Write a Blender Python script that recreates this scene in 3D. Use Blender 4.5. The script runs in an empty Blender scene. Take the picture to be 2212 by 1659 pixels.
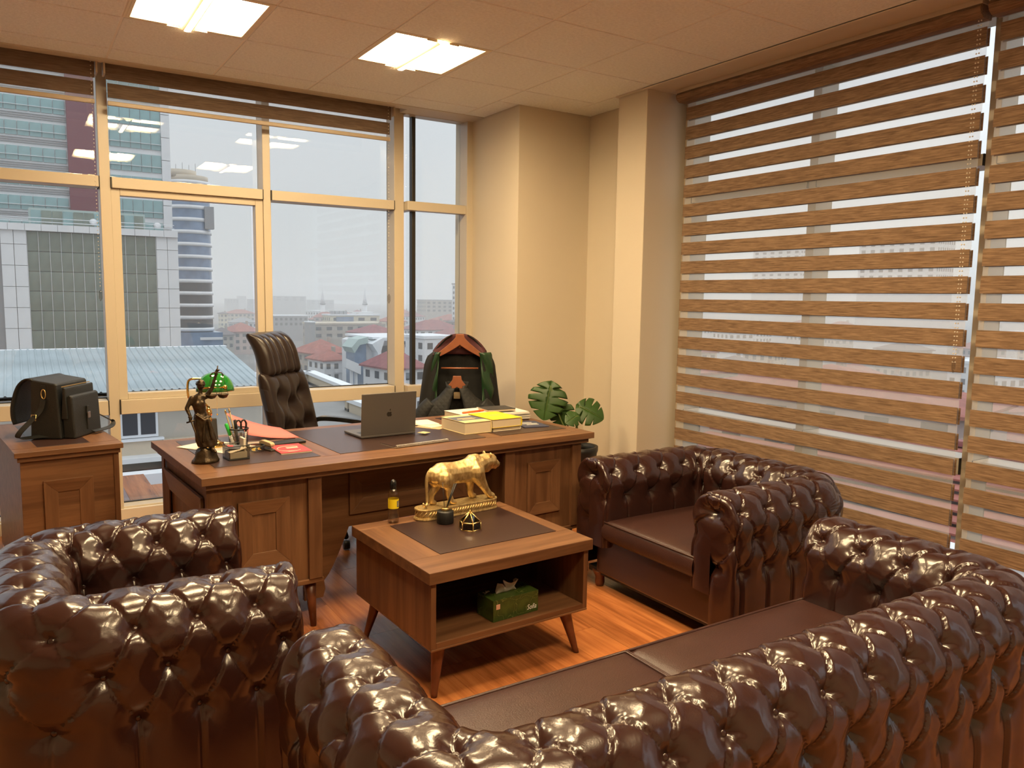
import bpy, bmesh, math, random
import numpy as np
from mathutils import Vector, Matrix
random.seed(7)
scene = bpy.context.scene
COL = scene.collection
PI = math.pi

# ------------------------------------------------------------------ camera
HEAD, PITCH, ROLL, FPX = 0.565712, 0.110995, 0.014122, 1682.47
CAM = Vector((0.0, 0.0, 1.5))
_F = Vector((math.sin(HEAD)*math.cos(PITCH), math.cos(HEAD)*math.cos(PITCH), -math.sin(PITCH)))
_R = Vector((math.cos(HEAD), -math.sin(HEAD), 0)); _U = _R.cross(_F)
_R2 = _R*math.cos(ROLL) + _U*math.sin(ROLL); _U2 = -_R*math.sin(ROLL) + _U*math.cos(ROLL)
cam_d = bpy.data.cameras.new('camera'); cam = bpy.data.objects.new('camera', cam_d); COL.objects.link(cam)
cam_d.sensor_fit = 'HORIZONTAL'; cam_d.sensor_width = 36.0; cam_d.lens = FPX/2212*36.0
cam_d.clip_start = 0.05; cam_d.clip_end = 4000
M3 = Matrix((_R2, _U2, -_F)).transposed()
cam.matrix_world = Matrix.Translation(CAM) @ M3.to_4x4()
scene.camera = cam

# ------------------------------------------------------------------ sky (overcast) and exposure
SKY_STRENGTH = 1.0
world = bpy.data.worlds.new('overcast'); scene.world = world; world.use_nodes = True
nt = world.node_tree; nt.nodes.clear()
o_ = nt.nodes.new('ShaderNodeOutputWorld'); b_ = nt.nodes.new('ShaderNodeBackground')
tc = nt.nodes.new('ShaderNodeTexCoord'); sp = nt.nodes.new('ShaderNodeSeparateXYZ'); rp = nt.nodes.new('ShaderNodeValToRGB')
nt.links.new(tc.outputs['Generated'], sp.inputs[0]); nt.links.new(sp.outputs['Z'], rp.inputs[0])
e = rp.color_ramp.elements
e[0].position = 0.0; e[0].color = (.72, .73, .74, 1); e[1].position = 1.0; e[1].color = (1.80, 1.84, 1.92, 1)
q_ = e.new(.32); q_.color = (.76, .79, .86, 1)
mrx = nt.nodes.new('ShaderNodeMapRange'); mrx.interpolation_type = 'SMOOTHSTEP'     # cloud is thinner towards the side windows
mrx.inputs['From Min'].default_value = .35; mrx.inputs['From Max'].default_value = .95; mrx.inputs['To Min'].default_value = 1.0; mrx.inputs['To Max'].default_value = 1.5
nt.links.new(sp.outputs['X'], mrx.inputs['Value'])
vm = nt.nodes.new('ShaderNodeVectorMath'); vm.operation = 'SCALE'; nt.links.new(rp.outputs[0], vm.inputs[0]); nt.links.new(mrx.outputs[0], vm.inputs['Scale'])
nt.links.new(vm.outputs[0], b_.inputs[0]); b_.inputs[1].default_value = SKY_STRENGTH
nt.links.new(b_.outputs[0], o_.inputs[0])
scene.view_settings.view_transform = 'Standard'; scene.view_settings.look = 'None'
scene.view_settings.gamma = 1.0; scene.view_settings.exposure = 0.0; scene.view_settings.use_curve_mapping = False
LAMP = 54.0                      # radiance of the ceiling luminaires
LAMP_COL = (1.0, .745, .42)
cy = scene.cycles
cy.max_bounces = 10; cy.diffuse_bounces = 3; cy.glossy_bounces = 3; cy.transmission_bounces = 6
cy.transparent_max_bounces = 24; cy.volume_bounces = 2
cy.sample_clamp_indirect = 40.0; cy.caustics_reflective = False; cy.caustics_refractive = False
cy.use_denoising = True; cy.use_adaptive_sampling = True; cy.adaptive_threshold = .02

# ------------------------------------------------------------------ materials
MATS = {}
def _new(name):
    m = bpy.data.materials.new(name); m.use_nodes = True
    n = m.node_tree; return m, n, n.nodes['Principled BSDF']
def _set(p, **k):
    for a, v in k.items():
        nm = {'rough': 'Roughness', 'metal': 'Metallic', 'coat': 'Coat Weight', 'coatr': 'Coat Roughness', 'spec': 'Specular IOR Level', 'sheen': 'Sheen Weight', 'trans': 'Transmission Weight', 'ior': 'IOR'}[a]
        p.inputs[nm].default_value = v
def plain(name, col, bump=0, bscale=200, var=0, vscale=20, **k):
    m, n, p = _new(name); p.inputs['Base Color'].default_value = (*col, 1); _set(p, **k)
    if var or bump:
        t = n.nodes.new('ShaderNodeTexCoord')
    if var:
        x = n.nodes.new('ShaderNodeTexNoise'); x.inputs['Scale'].default_value = vscale; x.inputs['Detail'].default_value = 4
        n.links.new(t.outputs['Object'], x.inputs['Vector'])
        r = n.nodes.new('ShaderNodeValToRGB'); r.color_ramp.elements[0].position = .3; r.color_ramp.elements[1].position = .7
        r.color_ramp.elements[0].color = (*[c*(1-var) for c in col], 1); r.color_ramp.elements[1].color = (*[min(1, c*(1+var)) for c in col], 1)
        n.links.new(x.outputs['Fac'], r.inputs[0]); n.links.new(r.outputs[0], p.inputs['Base Color'])
    if bump:
        x = n.nodes.new('ShaderNodeTexNoise'); x.inputs['Scale'].default_value = bscale; x.inputs['Detail'].default_value = 3
        n.links.new(t.outputs['Object'], x.inputs['Vector'])
        b = n.nodes.new('ShaderNodeBump'); b.inputs['Strength'].default_value = bump; b.inputs['Distance'].default_value = .01
        n.links.new(x.outputs['Fac'], b.inputs['Height']); n.links.new(b.outputs[0], p.inputs['Normal'])
    MATS[name] = m; return m
def grain(name, c1, c2, axis, scale=18, stretch=14, c3=None, bump=.05, rnd=0.0, **k):
    """streaked material: wood grain or woven threads running along axis"""
    m, n, p = _new(name); _set(p, **k)
    t = n.nodes.new('ShaderNodeTexCoord'); mp = n.nodes.new('ShaderNodeMapping')
    s = [scale]*3; s['xyz'.index(axis)] = scale/stretch; mp.inputs['Scale'].default_value = s
    n.links.new(t.outputs['Object'], mp.inputs['Vector'])
    oi = n.nodes.new('ShaderNodeObjectInfo')
    ad = n.nodes.new('ShaderNodeVectorMath'); ad.operation = 'ADD'
    ml = n.nodes.new('ShaderNodeMath'); ml.operation = 'MULTIPLY'; ml.inputs[1].default_value = 57.0
    n.links.new(oi.outputs['Random'], ml.inputs[0]); n.links.new(mp.outputs[0], ad.inputs[0]); n.links.new(ml.outputs[0], ad.inputs[1])
    x = n.nodes.new('ShaderNodeTexNoise'); x.inputs['Scale'].default_value = 1; x.inputs['Detail'].default_value = 6; x.inputs['Roughness'].default_value = .62; x.inputs['Distortion'].default_value = .4
    n.links.new(ad.outputs[0], x.inputs['Vector'])
    r = n.nodes.new('ShaderNodeValToRGB'); e = r.color_ramp.elements
    e[0].position = .34; e[0].color = (*c1, 1); e[1].position = .66; e[1].color = (*c2, 1)
    if c3:
        q = e.new(.5); q.color = (*c3, 1)
    n.links.new(x.outputs['Fac'], r.inputs[0]); out = r.outputs[0]
    if rnd:
        hs = n.nodes.new('ShaderNodeHueSaturation'); mr = n.nodes.new('ShaderNodeMapRange')
        mr.inputs['To Min'].default_value = 1-rnd; mr.inputs['To Max'].default_value = 1+rnd
        n.links.new(oi.outputs['Random'], mr.inputs['Value']); n.links.new(mr.outputs[0], hs.inputs['Value']); n.links.new(out, hs.inputs['Color']); out = hs.outputs[0]
    n.links.new(out, p.inputs['Base Color'])
    if bump:
        b = n.nodes.new('ShaderNodeBump'); b.inputs['Strength'].default_value = bump; b.inputs['Distance'].default_value = .004
        n.links.new(x.outputs['Fac'], b.inputs['Height']); n.links.new(b.outputs[0], p.inputs['Normal'])
    MATS[name] = m; return m
def emit(name, col, s):
    m, n, p = _new(name); p.inputs['Base Color'].default_value = (*col, 1)
    p.inputs['Emission Color'].default_value = (*col, 1); p.inputs['Emission Strength'].default_value = s
    MATS[name] = m; return m
def glassy(name, tint, ior=1.5, rough=0.0, extra=0.0):
    """thin pane: transparent with Fresnel reflection"""
    m = bpy.data.materials.new(name); m.use_nodes = True; n = m.node_tree; n.nodes.clear()
    o = n.nodes.new('ShaderNodeOutputMaterial'); mx = n.nodes.new('ShaderNodeMixShader')
    t = n.nodes.new('ShaderNodeBsdfTransparent'); t.inputs[0].default_value = (*tint, 1)
    g = n.nodes.new('ShaderNodeBsdfGlossy'); g.inputs['Roughness'].default_value = rough
    lw = n.nodes.new('ShaderNodeLayerWeight'); lw.inputs[0].default_value = .5
    pw = n.nodes.new('ShaderNodeMath'); pw.operation = 'POWER'; pw.inputs[1].default_value = 4.0; n.links.new(lw.outputs['Facing'], pw.inputs[0])
    f0 = ((ior-1)/(ior+1))**2+extra
    ma = n.nodes.new('ShaderNodeMath'); ma.operation = 'MULTIPLY_ADD'; ma.use_clamp = True; ma.inputs[1].default_value = .8*(1-f0); ma.inputs[2].default_value = f0
    n.links.new(pw.outputs[0], ma.inputs[0]); src = ma.outputs[0]
    n.links.new(src, mx.inputs[0]); n.links.new(t.outputs[0], mx.inputs[1]); n.links.new(g.outputs[0], mx.inputs[2]); n.links.new(mx.outputs[0], o.inputs[0])
    MATS[name] = m; return m
def sheer(name, col, alpha):
    m = bpy.data.materials.new(name); m.use_nodes = True; n = m.node_tree; n.nodes.clear()
    o = n.nodes.new('ShaderNodeOutputMaterial'); mx = n.nodes.new('ShaderNodeMixShader'); mx.inputs[0].default_value = alpha
    t = n.nodes.new('ShaderNodeBsdfTransparent'); d = n.nodes.new('ShaderNodeBsdfDiffuse'); l = n.nodes.new('ShaderNodeBsdfTranslucent'); m2 = n.nodes.new('ShaderNodeMixShader'); m2.inputs[0].default_value = .6
    d.inputs[0].default_value = (*col, 1); l.inputs[0].default_value = (*col, 1)
    n.links.new(d.outputs[0], m2.inputs[1]); n.links.new(l.outputs[0], m2.inputs[2]); n.links.new(t.outputs[0], mx.inputs[1]); n.links.new(m2.outputs[0], mx.inputs[2]); n.links.new(mx.outputs[0], o.inputs[0])
    MATS[name] = m; return m

plain('wall', (.62, .545, .43), bump=.15, bscale=350, rough=.75)
plain('paint', (.64, .58, .48), rough=.6)
plain('tile', (.85, .86, .84), bump=.6, bscale=90, var=.06, vscale=60, rough=.95)
plain('tgrid', (.84, .80, .74), rough=.6)
plain('alu', (.56, .49, .38), rough=.30, spec=.5)
plain('black_rubber', (.012, .011, .010), rough=.5)
plain('anodised_black', (.02, .019, .016), rough=.35)
glassy('glass', (.965, .985, .975), 1.5)
for ax in 'xyz':
    grain('walnut_'+ax, (.105, .046, .021), (.195, .094, .044), ax, scale=22, stretch=14, c3=(.148, .069, .032), rough=.40, spec=.35, bump=.04)
grain('plank', (.25, .080, .024), (.50, .190, .060), 'y', scale=20, stretch=16, c3=(.38, .132, .041), rough=.24, spec=.5, bump=.02, rnd=.14)
plain('leg_wood', (.13, .040, .016), rough=.35, var=.15, vscale=30)
plain('leather', (.029, .0098, .0075), bump=.05, bscale=260, rough=.25, spec=.55, coat=.30, coatr=.10)
plain('seat_leather', (.044, .0175, .0135), bump=.16, bscale=240, rough=.36, spec=.5, var=.10, vscale=14)
plain('chair_leather', (.017, .0105, .009), bump=.08, bscale=260, rough=.30, spec=.40)
plain('pad', (.036, .017, .014), bump=.10, bscale=300, rough=.33, spec=.5)
grain('blind_y', (.125, .073, .040), (.30, .195, .118), 'y', scale=170, stretch=18, c3=(.21, .130, .075), rough=.85, bump=.1)
grain('blind_x', (.11, .075, .055), (.20, .145, .105), 'x', scale=170, stretch=18, c3=(.155, .105, .074), rough=.85, bump=.1)
sheer('sheer', (.90, .89, .87), .22)
plain('headrail', (.50, .41, .30), rough=.4)
plain('black', (.010, .010, .010), rough=.45)
plain('black_gloss', (.008, .008, .008), rough=.15)
plain('black_leather', (.010, .0105, .0095), rough=.45, bump=.3, bscale=300)
plain('cloth_black', (.0065, .0065, .006), rough=.9, bump=.3, bscale=300)
plain('cloth_maroon', (.055, .009, .013), rough=.8)
plain('satin_green', (.016, .045, .018), rough=.35, spec=.5)
plain('hanger', (.24, .080, .036), rough=.35, var=.1)
grain('gold', (.40, .265, .105), (.74, .56, .28), 'z', scale=75, stretch=3.5, c3=(.60, .43, .19), bump=.55, rough=.36, metal=.72)
plain('brass', (.90, .58, .18), rough=.12, metal=1.0)
plain('brass_satin', (.80, .58, .24), rough=.30, metal=1.0)
plain('steel', (.55, .55, .55), rough=.25, metal=1.0)
plain('bronze', (.060, .042, .024), rough=.34, metal=.75, var=.45, vscale=40, bump=.2, bscale=120)
plain('green_glass', (.010, .16, .020), rough=.06, spec=.7, coat=.6)
plain('space_grey', (.12, .108, .10), rough=.42, metal=.5)
plain('logo', (.035, .032, .030), rough=.2, metal=.5)
plain('paper', (.62, .56, .45), rough=.8)
plain('paper_white', (.66, .63, .57), rough=.8)
plain('page_edge', (.60, .50, .35), rough=.85, bump=.2, bscale=500)
plain('kraft', (.45, .33, .19), rough=.8)
plain('yellow', (.74, .56, .012), rough=.5)
plain('cream_cover', (.66, .54, .27), rough=.5)
plain('navy', (.035, .042, .085), rough=.5)
plain('slate', (.10, .11, .14), rough=.5)
plain('red_card', (.62, .15, .14), rough=.7)
plain('red_print', (.62, .045, .045), rough=.45)
plain('salmon', (.80, .42, .34), rough=.6)
plain('orange', (.90, .14, .02), rough=.35)
plain('green_pen', (.03, .50, .06), rough=.35)
plain('white', (.84, .83, .80), rough=.5)
plain('charcoal', (.030, .027, .026), rough=.5)
plain('leaf', (.034, .078, .016), rough=.36, spec=.45, var=.2, vscale=9)
plain('stem', (.12, .16, .04), rough=.5)
plain('soil', (.03, .02, .014), rough=.95)
glassy('acrylic', (.80, .79, .77), 1.45)
glassy('bottle', (.90, .88, .86), 1.45, rough=.05, extra=.04)
glassy('smoked', (.42, .43, .40), 1.5, extra=.05)
glassy('liquid', (.88, .84, .78), 1.3)

# ------------------------------------------------------------------ geometry helpers
class MB:
    def __init__(s): s.v = []; s.f = []; s.sm = []
    def add(s, vs, fs, M=None, smooth=False):
        b = len(s.v)
        for p in vs:
            p = Vector(p); s.v.append(M @ p if M is not None else p)
        for f in fs:
            s.f.append([i+b for i in f]); s.sm.append(smooth)
        return s
    def box(s, x0, x1, y0, y1, z0, z1, M=None):
        return s.add([(x0,y0,z0),(x1,y0,z0),(x1,y1,z0),(x0,y1,z0),(x0,y0,z1),(x1,y0,z1),(x1,y1,z1),(x0,y1,z1)],
                     [(0,3,2,1),(4,5,6,7),(0,1,5,4),(1,2,6,5),(2,3,7,6),(3,0,4,7)], M)
    def prism(s, pts, h0, h1, axis='z', M=None, smooth=False):
        """polygon pts (2D) extruded along axis from h0 to h1"""
        n = len(pts)
        def P(a, b, h): return {'z': (a, b, h), 'y': (a, h, b), 'x': (h, a, b)}[axis]
        vs = [P(a, b, h0) for a, b in pts] + [P(a, b, h1) for a, b in pts]
        fs = [list(range(n))[::-1], [i+n for i in range(n)]] + [(i, (i+1) % n, (i+1) % n+n, i+n) for i in range(n)]
        b0 = len(s.f); s.add(vs, fs, M)
        if smooth:
            for k in range(b0+2, len(s.f)): s.sm[k] = True
        return s
    def lathe(s, prof, n=24, M=None, cap=True, smooth=True, ell=(1, 1), a0=0.0):
        """prof: list of (r, z) bottom to top"""
        vs = []; fs = []
        for r, z in prof:
            for i in range(n):
                a = a0+2*PI*i/n; vs.append((r*math.cos(a)*ell[0], r*math.sin(a)*ell[1], z))
        for j in range(len(prof)-1):
            for i in range(n):
                k = (i+1) % n; fs.append((j*n+i, j*n+k, (j+1)*n+k, (j+1)*n+i))
        b0 = len(s.f); s.add(vs, fs, M, smooth)
        if cap:
            b = len(s.v)-len(vs)
            s.f.append([b+i for i in range(n)][::-1]); s.sm.append(False)
            t = b+(len(prof)-1)*n; s.f.append([t+i for i in range(n)]); s.sm.append(False)
        return s
    def tube(s, pts, r, n=10, M=None, closed=False, flat=None):
        """tube along points; r number or list; flat=(w,h,upvector) makes a strap"""
        P = [Vector(p) for p in pts]; m = len(P); vs = []; fs = []
        up = Vector((0, 0, 1)); prev = None
        for i in range(m):
            a = P[(i-1) % m] if (closed or i > 0) else P[i]; b = P[(i+1) % m] if (closed or i < m-1) else P[i]
            d = (b-a).normalized()
            if prev is None:
                q = d.cross(up)
                if q.length < 1e-3: q = d.cross(Vector((1, 0, 0)))
                q.normalize()
            else:
                q = prev - d*prev.dot(d)
                if q.length < 1e-4: q = d.cross(up)
                q.normalize()
            prev = q; w = d.cross(q)
            R = r[i] if isinstance(r, (list, tuple)) else r
            for k in range(n):
                t = 2*PI*k/n
                vs.append(P[i] + q*math.cos(t)*R + w*math.sin(t)*R)
        for i in range(m if closed else m-1):
            j = (i+1) % m
            for k in range(n):
                l = (k+1) % n; fs.append((i*n+k, i*n+l, j*n+l, j*n+k))
        if not closed:
            fs.append(list(range(n))[::-1]); fs.append([(m-1)*n+k for k in range(n)])
        return s.add(vs, fs, M, True)
    def strap(s, pts, side, w, th, M=None):
        """flat ribbon along pts; side = vector across the ribbon"""
        P = [Vector(p) for p in pts]; side = Vector(side).normalized(); vs = []; fs = []
        m = len(P)
        for i in range(m):
            d = (P[min(i+1, m-1)]-P[max(i-1, 0)]).normalized(); sd = (side-d*side.dot(d)).normalized(); nn = d.cross(sd)
            for a, b in ((-1, -1), (1, -1), (1, 1), (-1, 1)): vs.append(P[i]+sd*(a*w/2)+nn*(b*th/2))
        for i in range(m-1):
            for k in range(4):
                l = (k+1) % 4; fs.append((i*4+k, i*4+l, i*4+4+l, i*4+4+k))
        fs.append((3, 2, 1, 0)); fs.append([(m-1)*4+k for k in range(4)])
        return s.add(vs, fs, M)
    def sphere(s, c, r, n=12, m=8, M=None):
        c = Vector(c); rr = r if isinstance(r, (tuple, list)) else (r, r, r); vs = []; fs = []
        for j in range(1, m):
            t = PI*j/m
            for i in range(n):
                a = 2*PI*i/n; vs.append((c.x+rr[0]*math.sin(t)*math.cos(a), c.y+rr[1]*math.sin(t)*math.sin(a), c.z+rr[2]*math.cos(t)))
        vs.append((c.x, c.y, c.z+rr[2])); vs.append((c.x, c.y, c.z-rr[2])); T = len(vs)-2; B = T+1
        for j in range(m-2):
            for i in range(n):
                k = (i+1) % n; fs.append((j*n+i, (j+1)*n+i, (j+1)*n+k, j*n+k))
        for i in range(n):
            k = (i+1) % n; fs.append((T, i, k)); fs.append((B, (m-2)*n+k, (m-2)*n+i))
        return s.add(vs, fs, M, True)
    def capsule(s, a, b, ra, rb, n=10, M=None):
        """tapered limb with round ends"""
        s.sphere(a, ra, n, 6, M); s.sphere(b, rb, n, 6, M); return s.tube([a, b], [ra, rb], n, M)
    def grid(s, G, M=None, smooth=True, closeu=False, flip=False):
        """G[i][j] points"""
        nu = len(G); nv = len(G[0]); vs = [p for row in G for p in row]; fs = []
        for i in range(nu if closeu else nu-1):
            k = (i+1) % nu
            for j in range(nv-1):
                q = (i*nv+j, k*nv+j, k*nv+j+1, i*nv+j+1); fs.append(q[::-1] if flip else q)
        return s.add(vs, fs, M, smooth)
    def mesh(s, name='m'):
        me = bpy.data.meshes.new(name); me.from_pydata([tuple(p) for p in s.v], [], s.f)
        me.polygons.foreach_set('use_smooth', s.sm); me.update(); return me
    def obj(s, name, mat, parent=None, bevel=0, loc=None, rot=None, solid=0, weld=False):
        me = s.mesh(name); me.materials.append(MATS[mat] if isinstance(mat, str) else mat)
        return link(name, me, parent, bevel, loc, rot, solid, weld)
def link(name, me, parent=None, bevel=0, loc=None, rot=None, solid=0, weld=False):
    o = bpy.data.objects.new(name, me); COL.objects.link(o)
    if parent is not None: o.parent = parent
    if loc is not None: o.location = loc
    if rot is not None: o.rotation_euler = rot
    if weld:
        o.modifiers.new('weld', 'WELD').merge_threshold = 1e-4
    if solid:
        m = o.modifiers.new('solid', 'SOLIDIFY'); m.thickness = solid; m.offset = 0
    if bevel:
        m = o.modifiers.new('bevel', 'BEVEL'); m.width = bevel; m.segments = 2; m.limit_method = 'ANGLE'; m.angle_limit = .7; m.harden_normals = False
    return o
def box(name, mat, x0, x1, y0, y1, z0, z1, parent=None, bevel=0):
    return MB().box(x0, x1, y0, y1, z0, z1).obj(name, mat, parent, bevel)
def tag(o, label, cat, group=None, kind=None):
    o['label'] = label; o['category'] = cat
    if group: o['group'] = group
    if kind: o['kind'] = kind
    return o
def thing(name, label, cat, loc=(0, 0, 0), rz=0, group=None):
    o = bpy.data.objects.new(name, None); COL.objects.link(o); o.empty_display_size = .05
    o.location = loc; o.rotation_euler = (0, 0, rz)
    return tag(o, label, cat, group)
def struct(o, label=None):
    o['kind'] = 'structure'
    if label: o['label'] = label
    return o
def sempty(name, label=None, loc=(0, 0, 0)):
    o = bpy.data.objects.new(name, None); COL.objects.link(o); o.location = loc; return struct(o, label)
def dup(root, loc=None, rz=None, label=None, group=None):
    r = root.copy(); COL.objects.link(r)
    if loc is not None: r.location = loc
    if rz is not None: r.rotation_euler = (0, 0, rz)
    if label: r['label'] = label
    if group: r['group'] = group
    for ch in list(root.children):
        c = ch.copy(); COL.objects.link(c); c.parent = r
        for g in list(ch.children):
            d = g.copy(); COL.objects.link(d); d.parent = c
    return r
def remesh(o, voxel, smooth=4, fac=.5):
    m = o.modifiers.new('remesh', 'REMESH'); m.mode = 'VOXEL'; m.voxel_size = voxel; m.use_smooth_shade = True
    if smooth:
        k = o.modifiers.new('smooth', 'SMOOTH'); k.iterations = smooth; k.factor = fac
    return o
def text(name, s, size, mat, parent, loc, rot, ext=.0003, align='CENTER', shear=0, sx=1.0):
    c = bpy.data.curves.new(name, 'FONT'); c.body = s; c.size = size; c.extrude = ext; c.align_x = align; c.align_y = 'CENTER'; c.shear = shear; c.resolution_u = 3
    t = bpy.data.objects.new(name, c); COL.objects.link(t); bpy.context.view_layer.update()
    me = bpy.data.meshes.new_from_object(t.evaluated_get(bpy.context.evaluated_depsgraph_get())); bpy.data.objects.remove(t)
    me.name = name; me.materials.clear(); me.materials.append(MATS[mat]); o = bpy.data.objects.new(name, me); COL.objects.link(o); o.parent = parent; o.location = loc; o.rotation_euler = rot; o.scale = (sx, 1, 1); return o
def rotz(a): return Matrix.Rotation(a, 4, 'Z')
def bez(pts, n=8):
    """smooth Catmull-Rom through points"""
    P = [Vector(p) for p in pts]; out = []
    for i in range(len(P)-1):
        p0 = P[max(i-1, 0)]; p1 = P[i]; p2 = P[i+1]; p3 = P[min(i+2, len(P)-1)]
        for k in range(n):
            t = k/n; out.append(.5*((2*p1)+(p2-p0)*t+(2*p0-5*p1+4*p2-p3)*t*t+(3*p1-p0-3*p2+p3)*t**3))
    out.append(P[-1]); return out
def sstep(a, b, x):
    t = min(1, max(0, (x-a)/(b-a))); return t*t*(3-2*t)

# ================================================================== room shell
ZC = 2.869                       # ceiling height
GX, GY = 2.317, 3.299            # a node of the 0.6 m ceiling grid
YW, XW = 5.60, 3.90              # inner faces of the window mullions
# floor with laminate planks
fl = struct(box('floor', 'black_rubber', -2.45, 4.1, -2.85, 5.80, -.12, -.012), 'reddish brown laminate floor')
PW, PL = .192, 1.285
pm = MB().box(.0006, PW-.0006, .0006, PL-.0006, -.012, 0).mesh('plank'); pm.materials.append(MATS['plank'])
x = -2.44; c = 0
while x < 4.05:
    y = -2.84 - (c*.43 % PL)
    while y < 5.75:
        if y+PL > -2.8: link('plank', pm, fl, loc=(x, y, 0))
        y += PL
    x += PW; c += 1
# walls
struct(box('wall_left', 'wall', -2.45, -2.33, -2.85, 5.80, 0, 3.0), 'plain cream side wall')
struct(box('wall_rear', 'wall', -2.45, 4.1, -1.75, -1.63, 0, 3.0), 'plain cream rear wall')
w = sempty('wall_column', 'cream papered corner column beside the window')
box('column', 'wall', 3.105, 4.05, 4.84, 5.80, 0, ZC+.05, w)
w = sempty('wall_niche', 'cream papered niche wall between the columns'); box('niche', 'wall', 3.745, 4.05, 4.27, 4.85, 0, ZC+.05, w)
w = sempty('wall_pillar', 'cream pillar at the end of the striped blinds'); box('pillar', 'wall', 3.548, 4.05, 3.985, 4.275, 0, ZC+.05, w, bevel=.004)
w = sempty('wall_right', 'cream wall strip under the wide windows'); box('parapet', 'paint', 3.88, 4.10, -2.85, 3.99, 0, .10, w)
box('parapet_head', 'paint', 3.88, 4.10, -2.85, 3.99, 2.86, 3.0, w)
w = sempty('wall_back', 'low sill strip under the window wall'); box('parapet', 'paint', -2.45, 3.11, 5.585, 5.80, 0, .075, w)
box('parapet_head', 'paint', -2.45, 3.11, 5.585, 5.80, 2.93, 3.05, w)
box('pier', 'paint', -2.45, -2.0, 5.60, 5.80, 0, 3.0, w)
# ceiling: slab, visible grid, mineral tiles, perimeter bands
ce = struct(box('ceiling', 'tgrid', -2.45, 4.1, -2.85, 5.80, 2.96, 3.06), 'suspended ceiling of beige mineral tiles')
lamp_cells = [(i, j) for i in (-3, -1) for j in (1, -2, -5)]
tm = MB().box(.006, .594, .006, .594, .0, .016).mesh('ceiling_tile'); tm.materials.append(MATS['tile'])
def tile(x0, x1, y0, y1):
    if abs(x1-x0-.6) < 1e-6 and abs(y1-y0-.6) < 1e-6: o = link('ceiling_tile', tm, ce, bevel=.004, loc=(x0, y0, ZC-.004))
    else: o = MB().box(x0+.006, x1-.006, y0+.006, y1-.006, ZC-.004, ZC+.012).obj('ceiling_tile', 'tile', ce, bevel=.004)
for i in range(-8, 2):
    for j in range(-10, 4):
        x0 = GX+.6*i; y0 = GY+.6*j
        if (i, j) in lamp_cells: continue
        X0 = max(x0, -2.33); X1 = x0+.6; Y0 = max(y0, -2.73); Y1 = min(y0+.6, 5.335)
        if X1-X0 < .05 or Y1-Y0 < .05: continue
        if x0 > 2.9 and y0 > 4.4: Y1 = 4.84
        if x0 > 2.9 and y0 > 4.9:
            continue
        tile(X0, X1, Y0, Y1)
tile(3.517, 3.745, 4.28, 4.84)
tile(2.917, 3.105, 4.84, 5.335)
g = MB()
for i in range(-7, 3): g.box(GX+.6*i-.010, GX+.6*i+.010, -2.8, 5.34, ZC, ZC+.02)
for j in range(-10, 4): g.box(-2.4, 3.52, GY+.6*j-.010, GY+.6*j+.010, ZC+.0005, ZC+.0205)
g.obj('ceiling_grid', 'tgrid', ce)
box('perimeter_band', 'paint', 3.517, 3.90, -2.8, 3.99, ZC-.004, ZC+.03, ce)
box('perimeter_trim', 'paint', 3.517, 3.545, -2.8, 4.27, ZC-.010, ZC+.01, ce, bevel=.003)
box('perimeter_band', 'paint', -2.4, 3.11, 5.335, 5.43, ZC-.006, ZC+.03, ce, bevel=.003)
box('recess_ceiling', 'paint', -2.4, 3.11, 5.42, 5.80, ZC+.035, ZC+.06, ce)
box('perimeter_band', 'paint', 2.50, 3.11, 5.42, 5.56, ZC-.004, ZC+.04, ce)

# ------------------------------------------------------------------ window wall (behind the desk)
def alu(name, x0, x1, y0, y1, z0, z1, par, bev=.003): return box(name, 'alu', x0, x1, y0, y1, z0, z1, par, bev)
ZT0, ZT1, ZR0, ZR1, ZB, ZTOP = 2.150, 2.218, .706, .800, .085, 2.925
def win_y(n, xa, xb, label, sash=False, mull=None):
    w = sempty('window_%d' % n, label)
    if mull:
        alu('mullion', mull[0], mull[1], YW, YW+.15, .06, 2.93, w)
    alu('transom', xa+.006, xb-.006, YW-.014, YW+.15, ZT0, ZT1, w); alu('rail', xa+.006, xb-.006, YW-.014, YW+.15, ZR0, ZR1, w)
    alu('bottom_rail', xa, xb, YW+.02, YW+.15, .06, ZB, w); alu('head_rail', xa, xb, YW+.02, YW+.15, 2.88, 2.93, w)
    for z0, z1 in ((ZT0, ZT1), (ZR0, ZR1)):
        box('end_gap', 'black_rubber', xa, xa+.006, YW-.012, YW+.14, z0, z1, w); box('end_gap', 'black_rubber', xb-.006, xb, YW-.012, YW+.14, z0, z1, w)
    for z0, z1 in ((ZB, ZR0), (ZR1, ZT0), (ZT1, 2.88)):
        if sash and z0 == ZR1:
            s = .052
            alu('sash', xa, xa+s, YW+.012, YW+.09, z0, z1, w); alu('sash', xb-s, xb, YW+.012, YW+.09, z0, z1, w)
            alu('sash', xa+s, xb-s, YW+.012, YW+.09, z0, z0+.04, w); alu('sash', xa+s, xb-s, YW+.012, YW+.09, z1-.042, z1, w)
            box('pane', 'glass', xa+s, xb-s, 5.735, 5.745, z0+.04, z1-.042, w)
        else:
            box('pane', 'glass', xa, xb, 5.735, 5.745, z0, z1, w)
            box('gasket', 'black_rubber', xa, xb, 5.728, 5.75, z0, z0+.006, w)
    return w
win_y(1, -.50, .476, 'fixed window pane behind the briefcase', mull=(.476, .537))
win_y(2, .537, 1.485, 'window with an opening sash behind the statue', sash=True, mull=(1.485, 1.537))
win_y(3, 1.537, 2.470, 'fixed window behind the office chair', mull=(2.470, 2.550))
w0 = win_y(8, -1.50, -.55, 'fixed window beyond the briefcase', mull=(-.55, -.50))
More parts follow.
